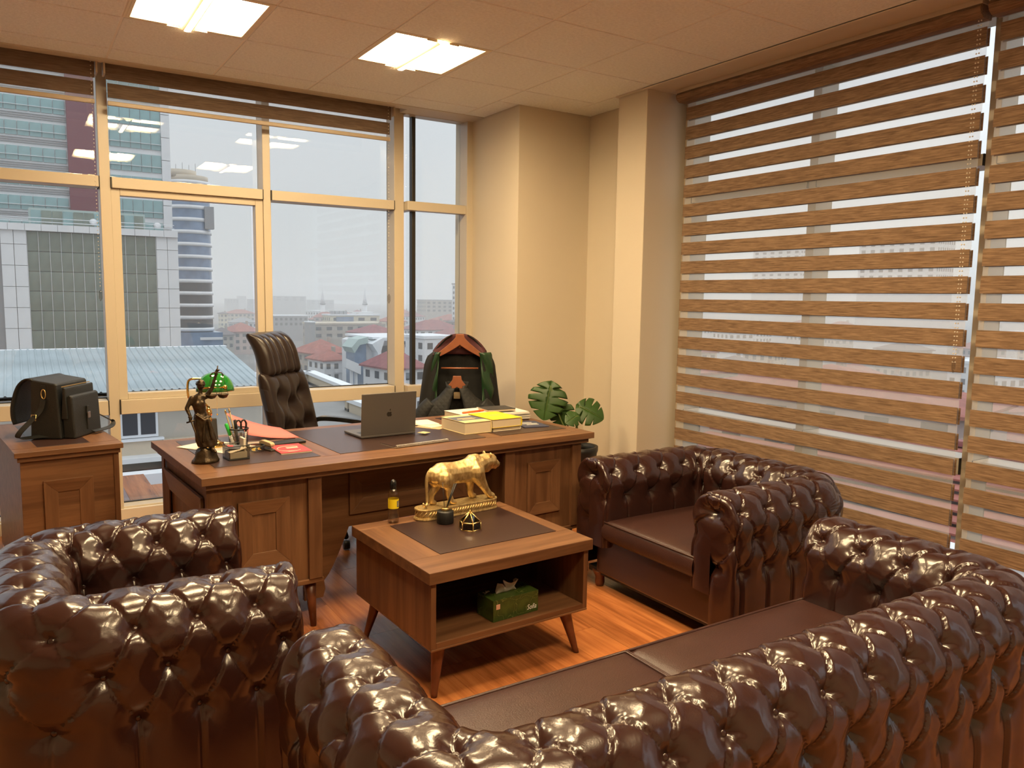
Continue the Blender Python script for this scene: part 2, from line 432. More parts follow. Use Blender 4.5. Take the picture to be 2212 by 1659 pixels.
# narrow corner unit that steps in beside the column
w = sempty('window_4', 'narrow corner window with a black corner post')
box('corner_post', 'anodised_black', 2.625, 2.655, 5.615, 5.665, .06, 2.90, w, .002)
box('pane', 'glass', 2.632, 2.638, 5.66, 5.75, .09, 2.88, w)
box('gasket', 'black_rubber', 2.55, 2.562, 5.70, 5.76, .06, 2.90, w)
for z0, z1 in ((.085, ZR0), (ZR1, ZT0), (ZT1, 2.865)): box('pane', 'glass', 2.655, 3.055, 5.630, 5.640, z0, z1, w)
for z0, z1 in ((ZR0, ZR1), (ZT0, ZT1)):
    alu('transom', 2.553, 3.060, 5.535, 5.62, z0, z1, w); alu('transom_return', 2.553, 2.62, 5.62, 5.75, z0, z1, w)
    box('end_gap', 'black_rubber', 3.060, 3.066, 5.54, 5.62, z0, z1, w)
alu('mullion', 3.055, 3.11, 5.515, 5.66, .06, 2.90, w); alu('head_rail', 2.55, 3.06, 5.56, 5.66, 2.862, 2.90, w); alu('bottom_rail', 2.56, 3.06, 5.56, 5.66, .06, .09, w)

# ------------------------------------------------------------------ side windows behind the striped blinds
def win_x(n, ya, yb, label, mull=None):
    w = sempty('window_%d' % n, label)
    if mull: alu('mullion', XW, XW+.15, mull[0], mull[1], .08, 2.87, w)
    for nm, z0, z1 in (('transom', 2.150, 2.205), ('rail', .66, .742)):
        alu(nm, XW-.012, XW+.15, ya+.006, yb-.006, z0, z1, w)
        box('end_gap', 'black_rubber', XW-.010, XW+.14, ya, ya+.006, z0, z1, w); box('end_gap', 'black_rubber', XW-.010, XW+.14, yb-.006, yb, z0, z1, w)
    alu('bottom_rail', XW+.02, XW+.15, ya, yb, .08, .13, w); alu('head_rail', XW+.02, XW+.15, ya, yb, 2.83, 2.88, w)
    for z0, z1 in ((.13, .66), (.742, 2.15), (2.205, 2.83)): box('pane', 'glass', XW+.137, XW+.147, ya, yb, z0, z1, w)
win_x(5, 2.975, 3.90, 'side window behind the blind next to the pillar', (3.90, 3.985))
win_x(6, 2.0, 2.92, 'side window behind the blind above the armchair', (2.92, 2.975))
win_x(7, .99, 1.945, 'side window behind the second blind', (1.945, 2.0))
win_x(9, -.01, .93, 'side window beside the sofa end', (.93, .99))
win_x(10, -1.0, -.07, 'side window behind the viewpoint', (-.07, -.01))
box('pier', 'paint', 3.88, 4.10, -2.85, -1.0, .1, 2.9, bpy.data.objects['wall_right'])

# ------------------------------------------------------------------ recessed ceiling luminaires
def lamp_mat():
    m = bpy.data.materials.new('lamp_diffuser'); m.use_nodes = True; n = m.node_tree; n.nodes.clear()
    o = n.nodes.new('ShaderNodeOutputMaterial'); em = n.nodes.new('ShaderNodeEmission'); t = n.nodes.new('ShaderNodeTexCoord')
    sp = n.nodes.new('ShaderNodeSeparateXYZ'); n.links.new(t.outputs['Object'], sp.inputs[0])
    # brighter along the middle of each wing (distance from |x|=.14), fading to the ends
    a = n.nodes.new('ShaderNodeMath'); a.operation = 'ABSOLUTE'; n.links.new(sp.outputs['X'], a.inputs[0])
    b = n.nodes.new('ShaderNodeMath'); b.operation = 'SUBTRACT'; b.inputs[1].default_value = .13; n.links.new(a.outputs[0], b.inputs[0])
    c = n.nodes.new('ShaderNodeMath'); c.operation = 'POWER'; c.inputs[1].default_value = 2; 
    b2 = n.nodes.new('ShaderNodeMath'); b2.operation = 'ABSOLUTE'; n.links.new(b.outputs[0], b2.inputs[0]); n.links.new(b2.outputs[0], c.inputs[0])
    d = n.nodes.new('ShaderNodeMath'); d.operation = 'POWER'; d.inputs[1].default_value = 2
    d2 = n.nodes.new('ShaderNodeMath'); d2.operation = 'ABSOLUTE'; n.links.new(sp.outputs['Y'], d2.inputs[0]); n.links.new(d2.outputs[0], d.inputs[0])
    s1 = n.nodes.new('ShaderNodeMath'); s1.operation = 'MULTIPLY'; s1.inputs[1].default_value = 3.6; n.links.new(c.outputs[0], s1.inputs[0])
    s = n.nodes.new('ShaderNodeMath'); s.operation = 'MULTIPLY_ADD'; s.inputs[1].default_value = .45; n.links.new(d.outputs[0], s.inputs[0]); n.links.new(s1.outputs[0], s.inputs[2])
    mr = n.nodes.new('ShaderNodeMapRange'); mr.interpolation_type = 'SMOOTHSTEP'
    mr.inputs['From Min'].default_value = 0; mr.inputs['From Max'].default_value = .10; mr.inputs['To Min'].default_value = LAMP*1.40; mr.inputs['To Max'].default_value = LAMP*.08
    n.links.new(s.outputs[0], mr.inputs['Value']); em.inputs[0].default_value = (*LAMP_COL, 1)
    n.links.new(mr.outputs[0], em.inputs[1]); n.links.new(em.outputs[0], o.inputs[0]); MATS['lamp_diffuser'] = m
lamp_mat(); emit('lamp_strip', LAMP_COL, LAMP*.8); plain('lamp_housing', (.80, .72, .55), rough=.5)
def luminaire(loc, label):
    t = thing('ceiling_light', label, 'ceiling light', loc, 0, 'recessed square ceiling lights')
    m = MB()
    for x0, x1, y0, y1 in ((-.30, -.288, -.30, .30), (.288, .30, -.30, .30), (-.288, .288, -.30, -.288), (-.288, .288, .288, .30)): m.box(x0, x1, y0, y1, -.002, .07)
    m.box(-.30, .30, -.30, .30, .07, .078); m.obj('frame', 'lamp_housing', t)
    for sx in (-1, 1):       # two curved glowing wings
        G = []
        for i in range(13):
            u = i/12; x = sx*(.042+.244*u); z = .002+.012*math.sin(PI*min(1, .12+u*.86))**.8
            G.append([(x, y, z) for y in np.linspace(-.286, .286, 9)])
        MB().grid(G, flip=(sx < 0)).obj('diffuser', 'lamp_diffuser', t)
    for a0, a1, nm, mt in ((0, 1.15, 'basket_side', 'lamp_housing'), (1.15, 1.99, 'basket_slot', 'lamp_strip'), (1.99, PI, 'basket_side', 'lamp_housing')):
        G = [[(.040*math.cos(a), y, .008-.030*math.sin(a)) for y in (-.284, .284)] for a in np.linspace(a0, a1, 7)]
        MB().grid(G).obj(nm, mt, t)
    for x0, x1, y0, y1 in ((-.288, -.270, -.288, .288), (.270, .288, -.288, .288), (-.27, .27, -.288, -.272), (-.27, .27, .272, .288)): box('bezel', 'lamp_housing', x0, x1, y0, y1, -.003, .012, t, .002)
    for sx in (-1, 1):
        for sy in (-1, 1):   # half-round end plates
            pts = [(sx*(.038+.06*math.sin(a)), -.010+.02*math.cos(a)) for a in np.linspace(0, PI/2, 7)]+[(sx*.038, -.010)]
            MB().prism(pts, sy*.284, sy*.278, 'y').obj('end_plate', 'lamp_housing', t)
    return t
LL = ['square ceiling light nearest the window above the statue', 'square ceiling light nearest the window above the laptop']
for k, (i, j) in enumerate(lamp_cells):
    lab = LL[0 if i == -3 else 1] if j == 1 else ('third-row ceiling light over the armchair behind the viewpoint', 'third-row ceiling light over the sofa behind the viewpoint')[i == -1] if j == -5 else ('second-row ceiling light mirrored in the window by the red tower panel', 'second-row ceiling light mirrored in the window beside the round tower')[i == -1]
    luminaire((GX+.6*i+.3, GY+.6*j+.3, ZC-.001), lab)

# ------------------------------------------------------------------ blinds
def striped_blind(y0, y1, label, chain_y, n=22):
    t = thing('striped_blind', label, 'blind', (3.80, 0, 0), 0, 'striped roller blinds on the side windows')
    box('headrail', 'headrail', -.075, .06, y0-.01, y1+.025, 2.842, 2.872, t, .003)
    pts = [(-.07+.0, 2.842), (-.085, 2.825), (-.075, 2.80), (-.05, 2.785), (.02, 2.785), (.03, 2.842)]
    MB().prism(pts, y0-.006, y1+.02, 'y').obj('roller_cover', 'blind_y', t)
    sm = MB().box(-.002, .002, y0, y1, 0, .080).mesh('slat'); sm.materials.append(MATS['blind_y'])
    for k in range(n): link('slat', sm, t, loc=(0, 0, 2.677-.1254*k))
    for k in range(n): link('back_slat', sm, t, loc=(.020, -.004, 2.674-.1254*k))
    z0 = 2.677-.1254*(n-1)
    box('sheer_layer', 'sheer', .010, .0105, y0, y1, z0, 2.79, t)
    box('bottom_bar', 'blind_y', -.008, .014, y0, y1, z0-.03, z0-.004, t, .003)
    ch = MB()
    for dy in (0, .012):
        z = 2.80
        for q in range(78):
            ch.sphere((-.035, chain_y+dy*(1-.0*q), z-.0205*q), .0036, 6, 4)
    ch.obj('bead_chain', 'paint', t)
    MB().lathe([(.002, 0), (.009, .02), (.009, .05), (.003, .06)], 8, Matrix.Translation((-.035, chain_y+.006, 1.17))).obj('chain_weight', 'acrylic', t)
striped_blind(1.985, 3.88, 'brown and clear striped roller blind beside the pillar', 1.995)
striped_blind(.08, 1.925, 'brown striped roller blind cut by the picture edge above the sofa end', .10)
def raised_blind(x0, x1, label, chx):
    t = thing('raised_blind', label, 'blind', (0, 5.46, 0), 0, 'rolled up blinds over the window wall')
    box('headrail', 'headrail', x0-.02, x1+.02, -.05, .06, 2.872, 2.90, t, .003)
    box('slat', 'blind_x', x0-.008, x1+.008, -.012, -.006, 2.775, 2.874, t); box('slat', 'blind_x', x0, x1, -.003, .003, 2.672, 2.756, t)
    box('sheer_layer', 'sheer', x0, x1, .006, .0065, 2.64, 2.80, t)
    box('bottom_bar', 'headrail', x0-.003, x1+.003, -.010, .012, 2.625, 2.652, t, .004)
    ch = MB()
    for q in range(60): ch.sphere((chx, -.03, 2.86-.0225*q), .0034, 6, 4)
    ch.obj('bead_chain', 'paint', t)
    MB().lathe([(.003, 0), (.012, .02), (.012, .055), (.003, .07)], 8, Matrix.Translation((chx, -.03, 1.44))).obj('chain_weight', 'acrylic', t)
    box('end_bracket', 'headrail', x0-.022, x0-.012, -.05, .05, 2.80, 2.90, t); box('end_bracket', 'headrail', x1+.012, x1+.022, -.05, .05, 2.80, 2.90, t)
raised_blind(-.53, .453, 'rolled up brown blind over the window behind the briefcase', .44)
raised_blind(.528, 2.372, 'long rolled up brown blind above the desk', 2.35)

# ================================================================== tufted leather seating
def tufted_shell(A, L, H, T=.270, rc=.165, zb=.085, zin=.24, P0=.160, Q=.135, ds=.0058, depth=.034):
    r = T/2; Ec = .15; F = .055
    s1 = L-rc; sa = rc*PI/2; sb = 2*(A-rc); S = 2*s1+2*sa+sb
    half = S/2+Ec; P = half/(round(half/P0*2)/2)
    ns = int((S+2*Ec)/ds); s = np.linspace(-Ec, S+Ec, ns)
    tq = PI*r/2; tout = tq+(H-r-zb); tin = tq+(H-r-zin)
    ntt = int((tout+tin)/ds); t = np.linspace(-tout, tin, ntt)
    def base(sv, tv):
        sc = np.clip(sv, 0, S); x = np.clip(np.maximum(-sv, sv-S), 0, Ec)/Ec
        lat = 1-x**3; fwd = F*(1-(1-x)**3)
        tau = np.abs(tv); sg = -np.sign(tv)          # t<0: outside (u>0)
        up = tau <= tq
        z = np.where(up, H-r+r*np.cos(np.minimum(tau, tq)/r), H-r-(tau-tq))
        u = np.where(up, r*np.sin(np.minimum(tau, tq)/r), r)
        u = u*(1-.07*np.clip((H-r-z)/.25, 0, 1))*sg*lat
        z = z-.035*x**3*np.clip((z-.35)/.3, 0, 1)
        px = np.empty_like(sv); py = np.empty_like(sv)
        a = sc < s1; px[a] = -A-u[a]; py[a] = L-sc[a]
        b = (sc >= s1) & (sc < s1+sa); th = PI+(sc-s1)/rc
        px[b] = -A+rc+(rc+u[b])*np.cos(th[b]); py[b] = rc+(rc+u[b])*np.sin(th[b])
        c = (sc >= s1+sa) & (sc < s1+sa+sb); px[c] = -A+rc+(sc[c]-s1-sa); py[c] = -u[c]
        d = (sc >= s1+sa+sb) & (sc < s1+2*sa+sb); th2 = 1.5*PI+(sc-s1-sa-sb)/rc
        px[d] = A-rc+(rc+u[d])*np.cos(th2[d]); py[d] = rc+(rc+u[d])*np.sin(th2[d])
        e = sc >= s1+2*sa+sb; px[e] = A+u[e]; py[e] = rc+(sc[e]-s1-2*sa-sb)
        py = py+fwd
        return np.stack([px, py, z], -1)
    krow_o, krow_i = 3, 2          # last button rows outside / inside, row 0 runs along the top
    def disp(sv, tv):
        al = (sv-S/2)/P
        to = -krow_o*Q; ti = krow_i*Q
        tc = np.clip(tv, to, ti); be = tc/(2*Q)
        a = al+be; b = al-be
        fa = a-np.round(a); fb = b-np.round(b)
        ex = np.clip(np.maximum(to-tv, tv-ti)/.05, 0, 1)
        dx = P*(fa+fb)/2; dy = Q*(fa-fb)+np.where(tv < to, tv-to, np.where(tv > ti, tv-ti, 0))
        rb = np.sqrt(dx**2+dy**2); th = np.arctan2(dy, dx)
        g = math.sqrt(1/P**2+1/(2*Q)**2)
        pil = np.sqrt(np.abs(np.sin(PI*a))*np.abs(np.sin(PI*b)))
        h = .0050*(pil-1)-depth*np.exp(-(rb/.031)**1.25)
        h += .0018*np.cos(9*th)*(rb/.016)*np.exp(-(rb/.016))
        near = np.clip((rb-.006)/.03, 0, 1)
        for f_, w_ in ((fa, .0060), (fb, .0100)):      # overlapping pleats along the diagonals
            dd = f_/g
            h += w_*np.exp(-np.clip(dd, 0, 1)/.019)*(dd >= 0)*near*(1-.3*ex)
            h -= .0045*np.exp(-(dd/.0052)**2)*near
        return h
    SV, TV = np.meshgrid(s, t, indexing='ij')
    Pb = base(SV, TV); eps = 1e-3
    du = base(np.clip(SV+eps, -Ec+2e-3, S+Ec-2e-3), TV)-base(np.clip(SV-eps, -Ec+1e-3, S+Ec-3e-3), TV); dv = base(SV, TV+eps)-base(SV, TV-eps)
    N = np.cross(du, dv); N /= np.linalg.norm(N, axis=-1, keepdims=True)+1e-12
    mid = N[ns//2, ntt//2]
    k0 = np.argmin(np.abs(t))
    if N[ns//2, k0][2] < 0: N = -N; flip = True
    else: flip = False
    hh = disp(SV, TV)
    fade = np.ones_like(hh)
    Pd = Pb+N*hh[..., None]*fade[..., None]
    nv = Pd.reshape(-1, 3)
    idx = np.arange(ns*ntt).reshape(ns, ntt)
    q = np.stack([idx[:-1, :-1], idx[1:, :-1], idx[1:, 1:], idx[:-1, 1:]], -1).reshape(-1, 4)
    if flip: q = q[:, ::-1]
    me = bpy.data.meshes.new('upholstery')
    me.vertices.add(len(nv)); me.vertices.foreach_set('co', nv.ravel())
    me.loops.add(q.size); me.loops.foreach_set('vertex_index', q.ravel())
    me.polygons.add(len(q)); me.polygons.foreach_set('loop_start', np.arange(0, q.size, 4)); me.polygons.foreach_set('loop_total', np.full(len(q), 4))
    me.polygons.foreach_set('use_smooth', np.ones(len(q), bool)); me.update(); me.validate()
    me.materials.append(MATS['leather'])
    # buttons
    bt = []
    nb = int(half/P)+1
    for k in range(-krow_o, krow_i+1):
        tt = k*Q; off = .5 if (k % 2) else 0.0
        for i in range(-nb-1, nb+2):
            ss = S/2+(i+off)*P
            if ss < -Ec*.93 or ss > S+Ec*.93: continue
            sv = np.array([ss]); tv = np.array([tt]); p = base(sv, tv)[0]
            d1 = base(np.clip(sv+eps, -Ec, S+Ec), tv)-base(np.clip(sv-eps, -Ec, S+Ec), tv); d2 = base(sv, tv+eps)-base(sv, tv-eps); nn = np.cross(d1, d2)[0]; nn /= np.linalg.norm(nn)+1e-12
            if flip: nn = -nn
            p = p+nn*(disp(sv, tv)[0]+.003); bt.append((Vector(p), Vector(nn)))
    return me, bt
BUTTON = MB().sphere((0, 0, 0), (.0105, .0105, .006), 10, 6).mesh('button'); BUTTON.materials.append(MATS['leather'])
def cushion(x0, x1, y0, y1, z0, z1, name, mat, par, n=26):
    """seat cushion: slightly domed top, soft edges"""
    t = MB(); G = []
    cx, cyy = (x0+x1)/2, (y0+y1)/2; hx, hy = (x1-x0)/2, (y1-y0)/2
    def ring(f, z, ins): return z
    V = []; nn = n
    us = np.linspace(-1, 1, nn)
    G = [[(cx+u*hx, cyy+v*hy, z1+.016*(1-abs(u)**2.6)*(1-abs(v)**2.6)-.012*(max(abs(u), abs(v))**14)) for v in us] for u in us]
    t.grid(G)
    B = [[(cx+u*hx, cyy+v*hy, z0) for v in us] for u in us]; t.grid(B, flip=True)
    for e in range(4):
        def pt(k, top):
            u, v = [(us[k], -1), (1, us[k]), (us[nn-1-k], 1), (-1, us[nn-1-k])][e]
            zt = z1-.012; z = z0+(zt-z0)*top; bl = .010*math.sin(PI*top)
            return (cx+u*(hx+(bl if e in (1, 3) else 0)), cyy+v*(hy+(bl if e in (0, 2) else 0)), z)
        t.grid([[pt(k, j/6) for j in range(7)] for k in range(nn)])
    o = t.obj(name, mat, par, weld=True)
    c = .004
    zt = z1-.010
    lp = []
    for a, b in ((x0, y0), (x1, y0), (x1, y1), (x0, y1)): lp.append((a, b, zt))
    pp = []
    for k in range(4):
        p, q = Vector(lp[k]), Vector(lp[(k+1) % 4])
        for j in range(8): pp.append(p.lerp(q, j/8))
    MB().tube(pp, .0055, 6, closed=True).obj('piping', mat, o)
    return o
FOOT = MB().lathe([(.020, 0), (.026, .02), (.024, .05), (.038, .075), (.040, .085)], 14).mesh('foot'); FOOT.materials.append(MATS['leg_wood'])
def chesterfield(name, label, cat, A, L, H, nc, loc, rz, group=None):
    t = thing(name, label, cat, loc, rz, group)
    me, bt = tufted_shell(A, L, H)
    up = link('upholstery', me, t)
    for p, n in bt:
        b = bpy.data.objects.new('button', BUTTON); COL.objects.link(b); b.parent = up; b.location = p
        b.rotation_mode = 'QUATERNION'; b.rotation_quaternion = n.to_track_quat('Z', 'Y')
    xi = A-.100; yf = L+.045
    box('base', 'leather', -A+.02, A-.02, .02, yf-.03, .085, .285, t, .01)
    box('base_underside', 'black', -A-.06, A+.06, -.06, L, .07, .10, t)
    wdt = 2*xi/nc
    for k in range(nc): cushion(-xi+wdt*k+.003, -xi+wdt*(k+1)-.003, .06, yf, .285, .385, 'seat_cushion', 'seat_leather', t)
    for sx in (-1, 1):
        for yy in (.0, L-.02): link('foot', FOOT, t, loc=(sx*(A-.01), yy, 0))
    return t
ZARM = .69
chesterfield('tufted_sofa', 'dark brown buttoned leather two-seat sofa seen from behind', 'sofa', .985, .64, ZARM, 2, (1.60, 1.13, 0), 0)
chesterfield('tufted_armchair', 'brown buttoned leather armchair with its back to the briefcase cabinet side', 'armchair', .372, .64, ZARM, 1, (-.02, 2.665, 0), -PI/2, 'buttoned leather armchairs')
chesterfield('tufted_armchair', 'brown buttoned leather armchair with a visible seat in front of the striped blind', 'armchair', .418, .73, ZARM, 1, (3.235, 2.68, 0), PI/2, 'buttoned leather armchairs')

# ================================================================== desk, side cabinet, coffee table
def raised_panel(par, x0, x1, z0, z1, y, w=.06, th=.014, M=None, mats=('walnut_x', 'walnut_z')):
    """four mitred mouldings around a recessed field, on a face looking to -y"""
    for k, (pts, mt) in enumerate(((((x0, z1), (x1, z1), (x1-w, z1-w), (x0+w, z1-w)), mats[0]), (((x0, z0), (x1, z0), (x1-w, z0+w), (x0+w, z0+w)), mats[0]),
                           (((x0, z0), (x0, z1), (x0+w, z1-w), (x0+w, z0+w)), mats[1]), (((x1, z0), (x1, z1), (x1-w, z1-w), (x1-w, z0+w)), mats[1]))):
        vs = [(pts[0][0], y-th, pts[0][1]), (pts[1][0], y-th, pts[1][1]), (pts[2][0], y-th*.35, pts[2][1]), (pts[3][0], y-th*.35, pts[3][1])]
        vs += [(a, y+.002, b) for a, b in pts]
        m = MB().add(vs, [(0, 1, 2, 3), (7, 6, 5, 4), (0, 4, 5, 1), (1, 5, 6, 2), (2, 6, 7, 3), (3, 7, 4, 0)], M)
        o = m.obj('moulding', mt, par, bevel=.0012)
        bm = bmesh.new(); bm.from_mesh(o.data); bmesh.ops.recalc_face_normals(bm, faces=bm.faces); bm.to_mesh(o.data); bm.free()
DY = math.radians(3.4); DO = Vector((.591, 3.237, 0))
def D(x, y, z=.76): return DO + rotz(DY) @ Vector((x, y, z))
desk = thing('executive_desk', 'large walnut executive desk with panelled front and leather inlays', 'desk', DO, DY)
WD, DD = 2.095, .96
def dbox(name, mat, x0, x1, y0, y1, z0, z1, b=.002, par=desk): return box(name, mat, x0, x1, y0, y1, z0, z1, par, b)
top = dbox('desktop', 'walnut_x', 0, WD, 0, DD, .727, .76)
dbox('top_border', 'walnut_y', 0.0005, .09, .09, DD-.09, .7598, .7606, 0); dbox('top_border', 'walnut_y', WD-.09, WD-.0005, .09, DD-.09, .7598, .7606, 0)
dbox('top_border', 'walnut_y', .575, .662, .16, DD-.09, .7598, .7606, 0); dbox('top_border', 'walnut_y', 1.49, 1.58, .16, DD-.09, .7598, .7606, 0)
for a, b in ((.10, .57), (.667, 1.485), (1.585, 2.035)): dbox('leather_inlay', 'pad', a, b, .175, .88, .7595, .7622, .0008)
dbox('top_moulding', 'walnut_x', .022, WD-.022, .022, DD-.03, .702, .727)
for x0, x1, sx in ((.028, .520, 0), (1.522, 2.035, 1)):
    ped = dbox('pedestal', 'walnut_z', x0+.012, x1-.012, .06, DD-.10, .235, .702)
    dbox('plinth', 'walnut_x', x0-.004, x1+.006, .045, DD-.09, .214, .236, .003)
    dbox('corner_stile', 'walnut_z', x0, x0+(.062 if sx else .105), .045, .075, .236, .702); dbox('corner_stile', 'walnut_z', x1-.062, x1, .040, .075, .236, .702)
    c = (x0+x1)/2-(.008 if sx == 0 else -.005)
    raised_panel(desk, c-.111, c+.111, .335, .624, .060)
    for lx in (x0+.06, x1-.03):
        for ly in (.085, DD-.17):
            MB().lathe([(.013, 0), (.027, .214)], 14, Matrix.Translation((lx, ly, 0)) @ Matrix.Shear('XY', 4, (((.05 if lx > (x0+x1)/2 else -.05)*-1), .05 if ly < .3 else -.05))).obj('leg', 'leg_wood', desk)
# side panel of the pedestal facing the armchair
raised_panel(desk, -(DD-.16), -.10, .30, .655, .030, .09, .012, Matrix(((0, 1, 0, 0), (-1, 0, 0, 0), (0, 0, 1, 0), (0, 0, 0, 1))), ('walnut_y', 'walnut_z'))
dbox('side_stile', 'walnut_z', .026, .034, DD-.15, DD-.10, .236, .702)
# modesty panel with arched lower edge and raised frame
pts = [(.508, .702), (.508, .06), (.60, .06), (.612, .10), (.605, .14)]
for k in range(9):
    a = PI/2*k/8; pts.append((.605+.13*math.sin(a)*1.0, .20+.185*(1-math.cos(a)) if False else .14+.245*math.sin(a)**1.3))
pts += [(1.295, .385)]
for k in range(9):
    a = PI/2*(1-k/8); pts.append((1.435-.13*math.sin(a), .14+.245*math.sin(a)**1.3))
pts += [(1.43, .10), (1.44, .06), (1.53, .06), (1.53, .702)]
MB().prism(pts[::-1], .24, .262, 'y').obj('modesty_panel', 'walnut_x', desk)
raised_panel(desk, .735, 1.40, .445, .652, .24, .075, .014)

# side cabinet under the briefcase
CY = math.radians(7.0); CO = Vector((-.042, 4.157, 0))
cab = thing('side_cabinet', 'walnut side cabinet with a raised panel standing by the window', 'cabinet', CO, CY)
cb = lambda n, m, x0, x1, y0, y1, z0, z1, b=.002: box(n, m, x0, x1, y0, y1, z0, z1, cab, b)
cb('cabinet_top', 'walnut_x', 0, .458, 0, .95, .735, .76); cb('top_moulding', 'walnut_x', .012, .446, .012, .94, .712, .735)
cb('body', 'walnut_x', .024, .434, .03, .92, .10, .712); cb('corner_stile', 'walnut_z', .416, .440, .022, .05, .10, .712)
cb('leather_inlay', 'pad', .105, .33, .10, .85, .7592, .7615, .0008)
for a, b in ((.0005, .105), (.33, .4575)): cb('top_border', 'walnut_y', a, b, .10, .90, .7598, .7606, 0)
raised_panel(cab, .112, .322, .30, .610, .030)
for lx in (.07, .39):
    for ly in (.08, .86): MB().lathe([(.014, 0), (.026, .10)], 12, Matrix.Translation((lx, ly, 0))).obj('leg', 'leg_wood', cab)

# coffee table
TY = math.radians(2.3); TO = Vector((1.217, 2.455, 0))
def T(x, y, z=.5): return TO + rotz(TY) @ Vector((x, y, z))
tab = thing('coffee_table', 'walnut coffee table with an open shelf and leather inlay top', 'table', TO, TY)
tb = lambda n, m, x0, x1, y0, y1, z0, z1, b=.0015: box(n, m, x0, x1, y0, y1, z0, z1, tab, b)
tb('tabletop', 'walnut_x', 0, .775, 0, .705, .455, .499)
for x0, x1, y0, y1, m in ((0, .775, 0, .165, 'x'), (0, .775, .62, .705, 'x'), (0, .135, .165, .62, 'y'), (.715, .775, .165, .62, 'y')):
    tb('top_board', 'walnut_'+m, x0+.0006, x1-.0006, y0+.0006, y1-.0006, .4985, .5, .0006)
tb('leather_inlay', 'pad', .14, .71, .17, .615, .498, .5018, .0008)
tb('side_panel', 'walnut_z', .014, .036, .014, .69, .20, .455); tb('side_panel', 'walnut_z', .739, .761, .014, .69, .20, .455)
tb('shelf', 'walnut_x', .036, .739, .014, .69, .20, .222); tb('back_panel', 'walnut_x', .036, .739, .672, .69, .222, .455)
tb('bottom_edge', 'walnut_x', .014, .761, .012, .692, .192, .20)
for lx, sx in ((.085, -1), (.69, 1)):
    for ly, sy in ((.085, -1), (.62, 1)):
        pts = []; m = MB(); G = []
        for z, w in ((.0, .013), (.02, .0135), (.12, .022), (.18, .030), (.193, .040)):
            f = (1-z/.193); ox, oy = sx*.042*f, sy*.042*f
            G.append([(lx+ox+w*math.cos(a), ly+oy+w*math.sin(a), z) for a in np.linspace(0, 2*PI, 13)[:-1]])
        V = [p for g_ in G for p in g_]; fs = [(i*12+k, i*12+(k+1) % 12, (i+1)*12+(k+1) % 12, (i+1)*12+k) for i in range(4) for k in range(12)]
        m.add(V, fs+[list(range(12))[::-1], [48+k for k in range(12)]], None, True).obj('leg', 'leg_wood', tab)

# ================================================================== things on the coffee table
ZT = .5018
# tiger statue
tg = thing('tiger_statue', 'gold walking tiger statue on an oval base', 'statue', T(.492, .640, .5020), TY+math.radians(2.5))
def oval(hx, hy, n=28, k=7):
    c = hx-hy; return [(x, -hy) for x in np.linspace(-c, c, k)[1:-1]]+[(c+hy*math.cos(a), hy*math.sin(a)) for a in np.linspace(-PI/2, PI/2, n//2)]+[(x, hy) for x in np.linspace(c, -c, k)[1:-1]]+[(-c+hy*math.cos(a), hy*math.sin(a)) for a in np.linspace(PI/2, 1.5*PI, n//2)]
b = MB()
for h0, h1, k in ((0, .008, 1.0), (.008, .012, .985), (.012, .042, .955), (.042, .050, .985)): b.prism(oval(.222*k, .052*(k-.02)), h0, h1)
base = b.obj('base', 'gold', tg, bevel=.002)
bo = oval(.222*.958, .052*.938, 16, 24); NB = len(bo)
for k in range(0, NB, 1):          # carved leaf scrolls around the base
    x0, y0 = bo[k]; x1, y1 = bo[(k+1) % NB]
    MB().tube([(x0, y0, .016), ((x0+x1)/2*1.004, (y0+y1)/2*1.03, .027), (x1, y1, .038)], .0032, 6).obj('carving', 'gold', base)
t_ = MB()
def limb(pts, y=0):
    for (a, ra), (b_, rb) in zip(pts[:-1], pts[1:]):
        t_.capsule((a[0], a[2] if len(a) > 2 else y, a[1]), (b_[0], b_[2] if len(b_) > 2 else y, b_[1]), ra, rb, 12)
limb([((-.118, .142), .040), ((-.085, .150), .048), ((-.02, .146), .046), ((.04, .147), .050), ((.085, .152), .056), ((.125, .168), .043), ((.160, .178), .036), ((.188, .176), .034)])
limb([((-.02, .134), .044), ((.06, .136), .050)]); limb([((.085, .178), .040), ((.10, .185), .034)])
limb([((.188, .172), .031), ((.217, .158), .021), ((.228, .153), .015)]); limb([((.19, .158), .025), ((.214, .143), .013)])
limb([((.150, .150), .030), ((.168, .142), .022)])
for y, pts in ((-.024, [((-.085, .128), .044), ((-.055, .090), .027), ((-.060, .052), .0155), ((-.045, .016), .0135), ((-.028, .010), .0125)]),
               (.024, [((-.105, .125), .040), ((-.098, .088), .024), ((-.122, .048), .0145), ((-.124, .014), .0125), ((-.106, .009), .0115)]),
               (-.026, [((.085, .140), .046), ((.116, .090), .027), ((.146, .045), .0175), ((.168, .016), .0165), ((.182, .012), .0155)]),
               (.026, [((.080, .120), .038), ((.088, .075), .022), ((.090, .035), .0155), ((.100, .012), .0145), ((.114, .010), .013)])):
    limb(pts, y)
tl = bez([(-.140, 0, .170), (-.158, 0, .145), (-.163, 0, .105), (-.160, 0, .060), (-.163, -.004, .022), (-.172, -.012, .010), (-.186, -.02, .014), (-.192, -.022, .026)], 5)
for i in range(len(tl)-1): t_.capsule(tl[i], tl[i+1], .0095-.0001*i, .0095-.0001*i, 8)
body = remesh(t_.obj('body', 'gold', tg, loc=(0, 0, .049)), .0038, 3)
for sy in (-1, 1):
    MB().sphere((0, 0, 0), (.006, .011, .013), 10, 8).obj('ear', 'gold', body, loc=(.170, sy*.026, .207), rot=(sy*-.3, 0, 0))
    MB().sphere((0, 0, 0), .0035, 8, 6).obj('eye', 'bronze', body, loc=(.212, sy*.0165, .178))
